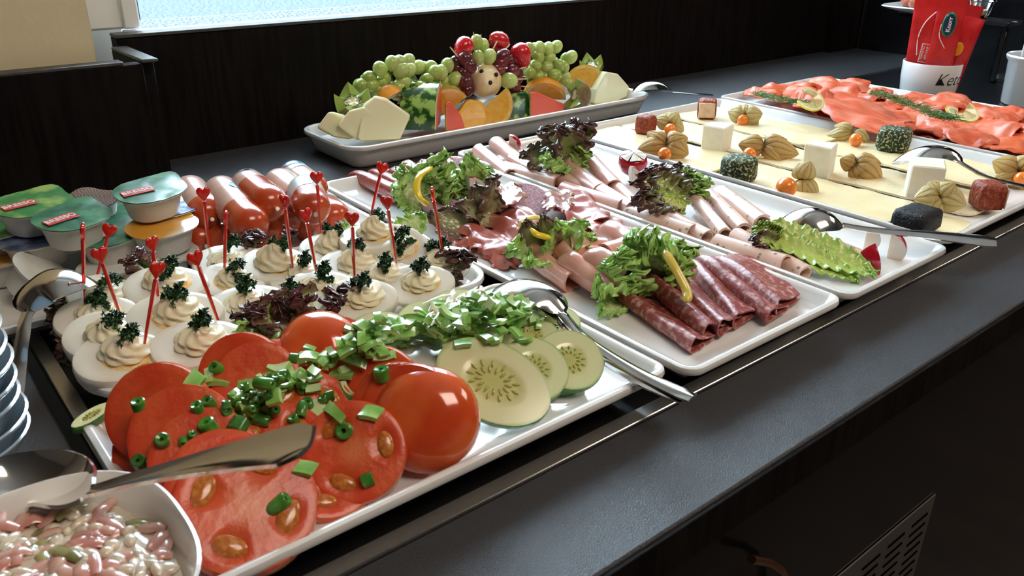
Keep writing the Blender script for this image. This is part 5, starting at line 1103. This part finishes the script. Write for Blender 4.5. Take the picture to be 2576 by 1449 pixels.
c = aty(1442, 238, .955); kiwi(c, frame(unit(tocam(c) * .12 + UP * .22 + np.array([-.75, .45, 0])), (0, 0, 1)), .0255, 'brown skinned kiwi half turned to the left in front of the oranges', amp=.25)
# grapes
gm = MB(); gm.ball((0, 0, 0), (.0114, .0097, .0097), nu=18, nv=12); GP = gm.build('grape', 'grape', local=True); grape_mesh = GP.data; bpy.data.objects.remove(GP)
gm = MB(); gm.ball((0, 0, 0), (.0112, .0092, .0092), nu=18, nv=12); GP = gm.build('red_grape', 'rgrape', local=True); rgrape_mesh = GP.data; bpy.data.objects.remove(GP)
def grape(parent, c, d, mesh, name, s=1.0):
    o = bpy.data.objects.new(name, mesh); COL.objects.link(o); o.parent = parent; c = np.asarray(c) - np.array(parent.location); o.matrix_basis = mat4(c, basis(d), s); return o
def bunch(pts, Y, label, fill):
    c0 = aty(pts[0][0], pts[0][1], Y); ctr = np.mean([aty(x, y, Y) for x, y in pts], axis=0); t = empty('grape_bunch', ctr - UP * .03, label, 'grapes', 'green grape bunches')
    b = MB()
    for k, (x, y) in enumerate(pts):
        c = aty(x, y, Y + ru(-.008, .006)); grape(t, c, unit(c - ctr + np.array([ru(-.4, .4), ru(-.6, .2), ru(0, .5)]) * .02), grape_mesh, 'grape', ru(.92, 1.12))
        b.tube([c, c * .6 + ctr * .4 + np.array([0, .010, -.004]), ctr + np.array([0, .012, 0])], [.0008, .0009, .0014], 5)
    for k in range(fill):
        x, y = random.choice(pts); c = aty(x + ru(-14, 14), y + ru(-2, 16), Y + ru(.010, .026)); grape(t, c, np.array([ru(-1, 1), ru(-1, 1), ru(-1, 1)]), grape_mesh, 'grape', ru(.9, 1.05))
    b.build('stem', 'stem', t); return t
cv = lambda L: [(760 + x / 2.862, 60 + y / 2.862) for x, y in L]
bunch(cv([(485, 385), (432, 440), (545, 470), (562, 325), (585, 390), (645, 285), (712, 335), (762, 265), (838, 312), (728, 412), (645, 468), (700, 460), (700, 280), (770, 330), (500, 440), (560, 420)]), 1.01, 'green grape bunch at the left, highest near its middle', 14)
bunch(cv([(932, 320), (958, 350), (1045, 300), (1010, 410), (1105, 395), (1130, 435), (1040, 485), (975, 470), (1090, 490), (850, 462), (905, 400), (1000, 350), (1140, 480), (1060, 440), (900, 470)]), 1.0, 'green grape bunch just left of the hedgehog figure', 12)
bunch(cv([(1635, 178), (1708, 178), (1770, 182), (1830, 165), (1778, 245), (1680, 300), (1765, 312), (1700, 380), (1752, 388), (1640, 345), (1700, 235), (1820, 290)]), 1.01, 'green grape bunch just right of the hedgehog figure', 12)
bunch(cv([(1935, 240), (1882, 312), (1888, 385), (1820, 370), (1850, 300), (1905, 420)]), .995, 'small loose grape cluster at the right, above the brown kiwi', 4)
b = MB(); c = aty(1028, 222, 1.0); b.add([c + np.array(v) for v in [(-.013, 0, -.012), (.004, -.002, -.010), (.014, 0, .002), (0, 0, .014), (-.012, .004, .010), (-.004, .02, -.012), (.014, .02, 0), (0, .02, .010)]], [(0, 1, 2, 3, 4), (0, 5, 6, 1), (1, 6, 2), (2, 6, 7, 3), (3, 7, 4), (4, 7, 5, 0), (5, 7, 6)], 0); b.build('watermelon_rind_piece', 'wmelr', label='small dark green rind chip behind the striped watermelon piece', cat='watermelon')
# hedgehog figure: peeled pear face with fruit spines on toothpicks
hc = aty(1220, 206, .985); hd = unit(tocam(hc) * 1.0 + np.array([.05, 0, -.12])); HB = basis(hd)
hg = empty('hedgehog_figure', hc - UP * .03, 'hedgehog figure with a pear face, peppercorn eyes and fruit spines on toothpicks', 'fruit figure')
b = MB(); P = []; A = []
for i in range(30):
    t = i / 29; x = -.045 + .072 * t; r = .0258 * math.sqrt(max(0, 1 - ((t - .42) / .60) ** 2)) if t < .42 else .0258 * max(0.02, (1 - ((t - .42) / .585) ** 2.2)) ** .62
    if i == 0: r = .004
    P.append([hc + HB @ np.array([x, r * math.cos(2 * PI * j / 40) * 1.0, r * math.sin(2 * PI * j / 40)]) for j in range(40)]); A.append([min(1, max(0, .9 - t * 1.1 + .15 * noi((t * 3, j * .2, 0), 1))) for j in range(40)])
b.grid(P, False, True, A=A); b.add(P[-1], [tuple(range(40))], A=A[-1][0]); b.build('pear_face', 'pear', hg)
def face_pt(px, py, dx): c = aty(px, py, .985); e = c - hc; e = e - hd * (e @ hd); return hc + e + hd * dx
for nm, px, py, dx in (('eye', 1211, 178, .0150), ('eye', 1246, 183, .0145), ('nose', 1231, 202, .0245)):
    b = MB(); b.ball(face_pt(px, py, dx), (.0032, .0030, .0034), nu=10, nv=8); b.build(nm, 'clove', hg)
b = MB(); b.ball(hc + np.array([0, .038, .0]), (.036, .030, .036), nu=24, nv=16); b.build('fruit_body', 'rgrape', hg)
def spike(px, py, Y, fruit, tip, s=1.0):
    c = aty(px, py, Y); base = hc + np.array([0, .02, 0]); tp = aty(tip[0], tip[1], Y) if tip else c + unit(c - base) * .014
    d = unit(tp - base)
    b = MB(); b.tube([base, tp - d * .003, tp], [.0010, .0010, .0004], 6); b.build('toothpick', 'tooth', hg)
    if fruit == 'g': grape(hg, c, d, grape_mesh, 'grape', s)
    if fruit == 'r': grape(hg, c, d, rgrape_mesh, 'red_grape', s)
hv = lambda x, y: (1120 + x / 7.246, 60 + y / 7.246)
for fr, x, y, Y, tip, s in [('g', 570, 330, 1.005, (515, 145), 1.0), ('g', 690, 400, 1.015, (652, 185), 1.0), ('g', 595, 620, .99, None, 1.05), ('g', 800, 600, .99, (950, 310), 1.1), ('g', 1160, 1035, .975, (1505, 1005), 1.25),
  ('r', 370, 650, .99, (85, 420), 1.2), ('r', 450, 780, .985, None, 1.15), ('r', 1040, 600, .99, (1185, 370), 1.25), ('r', 1000, 720, .99, None, 1.2), ('r', 230, 820, 1.0, (150, 745), 1.1), ('r', 360, 900, .99, None, 1.1),
  ('r', 1220, 860, .99, (1500, 780), 1.15), ('r', 1290, 900, 1.0, (1490, 820), 1.0), ('r', 380, 1050, .985, None, 1.2), ('r', 400, 1200, .985, None, 1.1), ('r', 1240, 1160, .985, (1550, 1160), 1.15), ('r', 1300, 1000, 1.0, (1480, 955), 1.0), ('r', 1180, 1220, .99, (1420, 1225), 1.0), ('r', 1150, 680, 1.0, (1220, 640), 1.0), ('r', 960, 860, .985, None, 1.0), ('r', 200, 700, 1.0, None, 1.0)]:
    px, py = hv(x, y); spike(px, py, Y, fr, hv(*tip) if tip else None, s)
def strawberry(px, py, Y, tipd, s, lab):
    c = aty(px, py, Y); B = frame(tipd, (0, -1, .1)); b = MB(); P = []; prof = [(.001, -.95), (.45, -.9), (.8, -.62), (.92, -.25), (.86, .15), (.66, .55), (.38, .88), (.14, 1.05), (.001, 1.1)]
    b.lathe([(r * s * .82, z * s * .92) for r, z in prof], 28, c, B); b.build('strawberry', 'straw', hg, sharp=0)
    b2 = MB()
    for k in range(60):
        z = -1 + 2 * (k + .5) / 60; a = k * 2.4; rr = np.interp(z * 1.0, [q[1] for q in prof], [q[0] for q in prof]); b2.ball(c + B @ np.array([rr * s * .835 * math.cos(a), rr * s * .835 * math.sin(a), z * s * .92]), (.0004, .0004, .0007), B, 5, 4)
    b2.build('strawberry_seeds', 'strawseed', hg); spike(px, py, Y, None, None)
strawberry(*hv(330, 430), 1.0, (-.7, -.1, -.6), .0185, ''); strawberry(*hv(970, 310), 1.01, (-.75, -.2, .45), .0200, ''); strawberry(*hv(1390, 570), 1.0, (.25, -.3, -.85), .0215, '')

# ================================================================== CONDIMENTS AT THE BACK RIGHT
kc = np.array([1.545, .690, 0]); b = MB(); kr, kh = .050, .069
b.lathe([(.001, 0), (kr * .86, 0), (kr * .90, .002), (kr * .985, kh * .6), (kr, kh - .001), (kr * .985, kh), (kr * .93, kh - .001), (kr * .90, kh * .5), (.001, .008)], 56, kc); kcup = b.build('condiment_cup', 'china', label='white china cup lettered Ketch... holding red packets', cat='cup')
V, F = text_mesh('Ketchup', .030, .35, -.0004, .0004); V = V[:, [0, 1, 2]]; V[:, 0] -= V[:, 0].min()
cd = math.atan2(-kc[1], -kc[0]); th0 = cd + .22
Vw = np.array([[kc[0] + (kr * (.93 + .07 * (z_ / kh)) + .0006 + w_) * math.cos(th0 + x_ / kr), kc[1] + (kr * (.93 + .07 * (z_ / kh)) + .0006 + w_) * math.sin(th0 + x_ / kr), z_] for x_, z_, w_ in [(v[0], .044 + v[1], v[2]) for v in V]])
b = MB(); b.add(Vw, F); b.build('lettering', 'ink', kcup, smooth=False)
def packet(base, top, w, th, mat, label, yaw=0, fr=None):
    """sachet standing in a cup: pillow shape with crimped ends"""
    base, top = np.asarray(base, float), np.asarray(top, float); z = unit(top - base); x = rotz(yaw) @ unit(np.cross(tocam(base), UP) * -1); x = unit(x - z * (x @ z)); y = np.cross(z, x); L = np.linalg.norm(top - base); rows_ = []
    for i in range(16):
        t = i / 15; e = max(0, math.sin(PI * min(1, max(0, (t - .08) / .84)))) ** .5; row = []
        for j in range(24):
            a = 2 * PI * j / 24; cxx = math.copysign(abs(math.cos(a)) ** .6, math.cos(a)); row.append(base + z * (L * t) + x * (w / 2 * cxx * (1 - .03 * e)) + y * ((th / 2 * e + .0006) * math.sin(a) + (.0006 * math.sin(cxx * 20) if e < .3 else .0012 * noi((t * 4, cxx * 2, w * 999), 1.5))))
        rows_.append(row)
    b = MB(); b.grid(rows_, False, True); b.add(rows_[0], [tuple(range(23, -1, -1))]); b.add(rows_[-1], [tuple(range(24))]); o = b.build('condiment_packet' if mat == 'packet' else 'mustard_sachet', mat, label=label, cat='packet'); return o, x, y, z, L
fd = unit(np.array([-kc[0], -kc[1], 0])); sdv_ = np.cross(UP, fd)
pk = [(-.021, .012, -.006, 'ketchup packet at the left in the white cup', .0), (.008, .018, .004, 'ketchup packet with an oval logo in the middle of the cup', .15), (.024, .002, .020, 'ketchup packet with a tomato picture leaning right', -.3), (-.012, -.014, -.01, 'ketchup packet behind the left one', .2), (.018, -.018, .02, 'ketchup packet at the back of the cup', .1)]
for k, (sx_, f_off, lean, lab, yw) in enumerate(pk):
    p0_ = kc + sdv_ * sx_ + fd * f_off + UP * .012; p1_ = kc + sdv_ * (sx_ + lean) + fd * (f_off * .8) + UP * (.178 - .012 * (k > 2) - .03 * (k == 2)); o, x, y, z, L = packet(p0_, p1_, .046, .010, 'packet', lab, yw)
    fn = y if y @ fd > 0 else -y
    if k == 1:
        m = p0_ + z * L * .74 + fn * .0062; B = np.column_stack([x, z, fn]) if np.cross(x, z) @ fn > 0 else np.column_stack([-x, z, fn])
        b = MB(); b.lathe([(.001, .001), (1, .0008), (1.06, 0)], 28, m, B @ np.diag([.0105, .020, 1])); lo = b.build('oval_logo', 'leafg', o)
        b = MB(); b.lathe([(.001, .0016), (.86, .0015), (.9, .0006)], 28, m, B @ np.diag([.0105, .020, 1])); b.build('oval_logo', 'navy', o)
        V, F = text_mesh('Knorr', .010, 0, .0002, .0002); b = MB(); b.add((V @ (B @ rotz(PI / 2)).T) + m + fn * .0022, F); b.build('lettering', 'logow', lo, smooth=False)
        bq = MB(); bq.tube(cat([m + x * -.0 + z * .0 + B @ np.array([-.012, 0, .0]), m + B @ np.array([-.011, -.02, 0]), m + B @ np.array([.002, -.040, -.001])], 12), .0007, 5); bq.build('printed_line', 'logow', o)
    if k == 0:
        m = p0_ + z * L * .30 + fn * .0062; B = np.column_stack([x, z, fn]) if np.cross(x, z) @ fn > 0 else np.column_stack([-x, z, fn])
        b = MB(); b.box(m + B @ np.array([.006, .022, -.0]), (.014, .032, .0004), B @ rotz(-.1), bev=.0002); lo = b.build('logo_patch', 'logow', o); b = MB(); b.box(m + B @ np.array([.006, .022, .0003]), (.012, .030, .0004), B @ rotz(-.1), bev=.0002); b.build('logo_patch', 'packet', o)
        V, F = text_mesh('TOMATO', .0055, 0, 0, .0001); b = MB(); b.add((V @ (B @ rotz(PI / 2 - .1)).T) + m + B @ np.array([.003, .022, .0007]), F); b.build('lettering', 'logow', lo, smooth=False)
        V, F = text_mesh('KETCHUP', .0050, 0, 0, .0001); b = MB(); b.add((V @ (B @ rotz(PI / 2 - .1)).T) + m + B @ np.array([.0092, .022, .0007]), F); b.build('lettering', 'logow', lo, smooth=False)
        bq = MB(); bq.tube(cat([m + B @ np.array([.014, .092, 0]), m + B @ np.array([.000, .075, 0]), m + B @ np.array([-.008, .05, 0]), m + B @ np.array([-.006, .018, 0])], 16), .0009, 5); bq.build('printed_line', 'logow', o)
    if k == 2:
        m = p0_ + z * L * .60 + fn * .006; b = MB(); b.ball(m, (.009, .012, .001), np.column_stack([x, z, fn]), 16, 6); b.build('tomato_print', 'oranger', o)
# second cup with mustard sachets
k2 = np.array([1.665, .560, 0]); b = MB(); r2 = .050; hh = .085
b.lathe([(.001, 0), (r2 * .88, 0), (r2 * .9, .002), (r2 * .98, hh - .012), (r2 * 1.05, hh - .008), (r2 * 1.08, hh - .003), (r2 * 1.05, hh), (r2 * .97, hh - .001), (r2 * .93, hh * .5), (.001, .008)], 56, k2); b.build('condiment_cup', 'china', label='white rimmed china cup with mustard sachets at the right edge', cat='cup')
fd = unit(np.array([-k2[0], -k2[1], 0])); sdv_ = np.cross(UP, fd)
for k, (sx_, fo, lab, mt) in enumerate([(-.012, .020, 'white mustard sachet with a yellow and red print', 'paper'), (.028, .008, 'second sachet behind, cut by the picture edge', 'paper'), (.004, -.018, 'mustard sachet at the back of the rimmed cup', 'paper')]):
    p0_ = k2 + sdv_ * sx_ + fd * fo + UP * .015; o, x, y, z, L = packet(p0_, p0_ + UP * (.125 - .01 * k) + sdv_ * .003, .042, .006, mt, lab, .1 * k); fn = y if y @ fd > 0 else -y; B = np.column_stack([x, z, fn]) if np.cross(x, z) @ fn > 0 else np.column_stack([-x, z, fn])
    m = p0_ + z * L * .55 + fn * .0042
    if k < 2:
        b = MB(); b.box(m + B @ np.array([.004, 0, 0]), (.022, .075, .0005), B, bev=.0002); lo = b.build('print_panel', 'senf', o); b = MB(); b.box(m + B @ np.array([-.012, 0, 0]), (.008, .075, .0005), B, bev=.0002); b.build('print_panel', 'oranger', o)
        b = MB(); b.box(m + B @ np.array([.010, .026, .0004]), (.010, .014, .0004), B, bev=.0002); b.build('logo_patch', 'logored', lo); b = MB(); b.ball(m + B @ np.array([.009, -.004, .0004]), (.005, .008, .0006), B, 14, 5); b.build('emblem', 'cucskin', lo)
        V, F = text_mesh('Kühne Senf', .0105, 0, .0002, .0002); b = MB(); b.add((V @ (B @ rotz(-PI / 2)).T) + m + B @ np.array([-.002, 0, .0006]), F); b.build('lettering', 'ink', lo, smooth=False)
# steel post, raised dish with pastries, small glass bowls on the shelf behind
b = MB(); pc = np.array([1.89, .655, 0]); b.lathe([(.001, 0), (.055, 0), (.055, .006), (.021, .010), (.021, .60), (.001, .60)], 32, pc); b.build('steel_post', 'steel', label='vertical brushed steel post behind the sachet cup', cat='post')
sh = atx(2330, 30, 1.80); b = MB(); b.box((1.815, sh[1] - .06, sh[2] - .008), (.07, .22, .010), bev=.002); o = b.build('raised_shelf', 'blackgloss', label='dark raised shelf carrying dishes behind the ketchup cup', cat='shelf')
for s1 in (-.15, .10):
    b = MB(); b.box((1.83, sh[1] - .06 + s1 * .6, (sh[2] - .013) / 2), (.012, .012, sh[2] - .013), bev=.002); b.build('support', 'blackgloss', o)
dp = atx(2340, 18, 1.81); b = MB(); b.lathe([(.001, 0), (.045, 0), (.075, .008), (.082, .012), (.080, .014), (.045, .004), (.001, .003)], 36, (1.81, dp[1], sh[2] - .002), sq=4); b.build('small_dish', 'china', label='pale square dish with glazed pastries at the top right', cat='dish')
for k in range(5):
    b = MB(); b.ball((1.79 + ru(-.03, .04), dp[1] + (k - 2) * .026, sh[2] + .018), (.018, .014, .014), rotz(k), 16, 10, fn=lambda d, q: q * (1 + .15 * noi(d * 3 + k, 1))); b.build('glazed_pastry', 'jamred', label='reddish brown pastry piece on the dish at the top right edge', cat='pastry', group='pastries on the raised dish')
gp = atx(2480, 22, 1.84); b = MB(); b.lathe([(.001, 0), (.016, 0), (.018, .002), (.024, .03), (.0245, .032), (.0225, .03), (.0165, .004), (.001, .003)], 32, (1.82, gp[1], sh[2] - .0025)); o = b.build('small_glass', 'glass', label='little glass with a pale cream filling beside the steel post', cat='glass'); b = MB(); b.lathe([(.001, .0035), (.016, .0045), (.018, .014), (.001, .015)], 24, (1.82, gp[1], sh[2] - .0025)); b.build('filling', 'cream', o)

# ================================================================== SCATTERED GREENS (dropped on what lies below them)
random.seed(77)
def pep_mesh(l, w, cur, seed):
    random.seed(seed); P = np.zeros((7, 5, 3))
    for i in range(7):
        for j in range(5):
            u, v = i / 6 - .5, j / 4 - .5; P[i, j] = (l * u + w * .25 * v * (seed % 3 - 1), w * v * (1 + .3 * (seed % 2) * u), cur * (.25 - u * u) * l + .1 * w * v * v)
    b = MB(); b.shell(P, .0026, 0, mi2=1); return b.build('pepper_piece', ['gpep', 'gpin'], local=True, sharp=50)
PP = [pep_mesh(.0125, .0055, .7, 1), pep_mesh(.0085, .0070, .3, 2), pep_mesh(.017, .0060, .7, 3), pep_mesh(.0095, .0050, .2, 4), pep_mesh(.013, .0080, .4, 5)]
def scal_mesh(r, h): b = MB(); b.lathe([(r * .3, -h / 2 + .0006), (r * .8, -h / 2), (r, -h * .42), (r * 1.02, 0), (r, h * .42), (r * .8, h / 2), (r * .3, h / 2 - .0006), (r * .25, 0), (r * .3, -h / 2 + .0006)], 16); return b.build('scallion_ring', 'scal', local=True)
SP = [scal_mesh(.0034, .0060), scal_mesh(.0026, .0045), scal_mesh(.0030, .0095)]
for o in PP + SP: o.location = (0, 0, -50)
def cast(px, py):
    dg = bpy.context.evaluated_depsgraph_get(); w = ray(px, py); ok, loc, nr, fi, ob, mt = SC.ray_cast(dg, Vector(EYE), Vector(unit(w)), distance=3)
    if ob is not None and nr.dot(Vector(-w)) < 0: nr = -nr
    return (np.array(loc), np.array(nr)) if ok else (None, None)
random.seed(101)
def sample_band(path, wd):
    k = random.random() * (len(path) - 1); i = int(k); f = k - i; (x0, y0), (x1, y1) = path[i], path[min(i + 1, len(path) - 1)]; return x0 + (x1 - x0) * f + random.gauss(0, wd[0]), y0 + (y1 - y0) * f + random.gauss(0, wd[1])
used = {}
def put(protos, px, py, label, cat_, grp, s=1.0, lift=.0012, upright=0):
    p, n = cast(px, py)
    if p is None or p[2] > .095: return
    pr = random.choice(protos)
    if pr.name not in used: o = pr; used[pr.name] = 1
    else: o = pr.copy(); COL.objects.link(o)
    flip = 1 if rnd() < .7 else -1
    n = flip * unit(n * .6 + UP + np.array([ru(-.5, .5), ru(-.5, .5), 0])) if not upright else unit(np.array([ru(-1, 1), ru(-1, 1), ru(0, .4)])); a = ru(0, 6.28); o.matrix_world = mat4(p + UP * lift, basisz(n, (math.cos(a), math.sin(a), 0)), s); return tag(o, label, cat_, grp)
L1 = 'small diced green pepper piece heaped over the cucumbers and tomatoes'
G1 = 'diced green pepper over the tomatoes and cucumbers'
for ps in range(4):
    bpy.context.view_layer.update()
    for k in range(44 if ps < 3 else 30): x, y = sample_band([(880, 880), (960, 850), (1060, 840), (1150, 820), (1240, 800), (1330, 820)], (26, 20)); put(PP, x, y, L1, 'green pepper', G1, ru(.7, 1.1), lift=.0016 + .001 * ps)
    for k in range(13): x, y = sample_band([(1180, 780), (1250, 770), (1320, 800)], (25, 14)); put(PP, x, y, L1, 'green pepper', G1, ru(.7, 1.05))
    for k in range(13): x, y = sample_band([(620, 1010), (680, 1000), (740, 970), (800, 930), (850, 890)], (26, 18)); put(PP, x, y, L1, 'green pepper', G1, ru(.6, 1.0), lift=.0016 + .001 * ps)
for (x, y, s) in [(490, 965, 1.25), (530, 975, 1.2), (525, 945, 1.1), (720, 935, 1.2), (700, 925, 1.1), (860, 950, 1.2), (880, 985, 1.2), (935, 1045, 1.2), (690, 1005, 1.2), (640, 1030, 1.1), (600, 1040, 1.0), (770, 1185, 1.1), (800, 1035, 1.1), (845, 1045, 1.0)]: put(PP, x, y, L1, 'green pepper', G1, s)
bpy.context.view_layer.update()
L2 = 'short dark green scallion ring scattered over the tomato slices'; G2 = 'scallion rings scattered on the tomatoes'
for (x, y, s, u) in [(350, 1024, 1.1, 0), (868, 1088, 1.4, 1), (925, 1212, 1.5, 1), (960, 945, 1.35, 0), (497, 1030, 1.2, 0), (530, 1022, 1.1, 0), (525, 1078, 1.3, 0), (600, 1078, 1.5, 1), (410, 1115, 1.1, 0), (462, 1116, .9, 1), (484, 1100, .9, 0), (352, 1168, 1.1, 0), (700, 1275, 1.3, 1), (620, 1010, 1.1, 0), (570, 1035, 1.1, 1), (590, 1010, 1.0, 0), (655, 1060, 1.2, 1), (690, 1040, 1.1, 0), (775, 1020, 1.0, 0), (760, 1035, 1.0, 1), (740, 1060, 1.1, 0), (545, 930, 1.1, 1), (640, 985, 1.2, 1), (665, 970, 1.2, 1), (700, 955, 1.3, 1), (740, 905, 1.2, 1), (790, 915, 1.2, 1), (830, 1000, 1.2, 1)]:
    put(SP, x, y, L2, 'scallion', G2, s, upright=u)
for k in range(20): x, y = sample_band([(560, 1020), (640, 1040), (700, 1000), (760, 950)], (30, 22)); put(SP, x, y, L2, 'scallion', G2, ru(.6, 1.0), upright=k % 2)
for o in PP + SP:
    if o.name not in used: bpy.data.objects.remove(o)
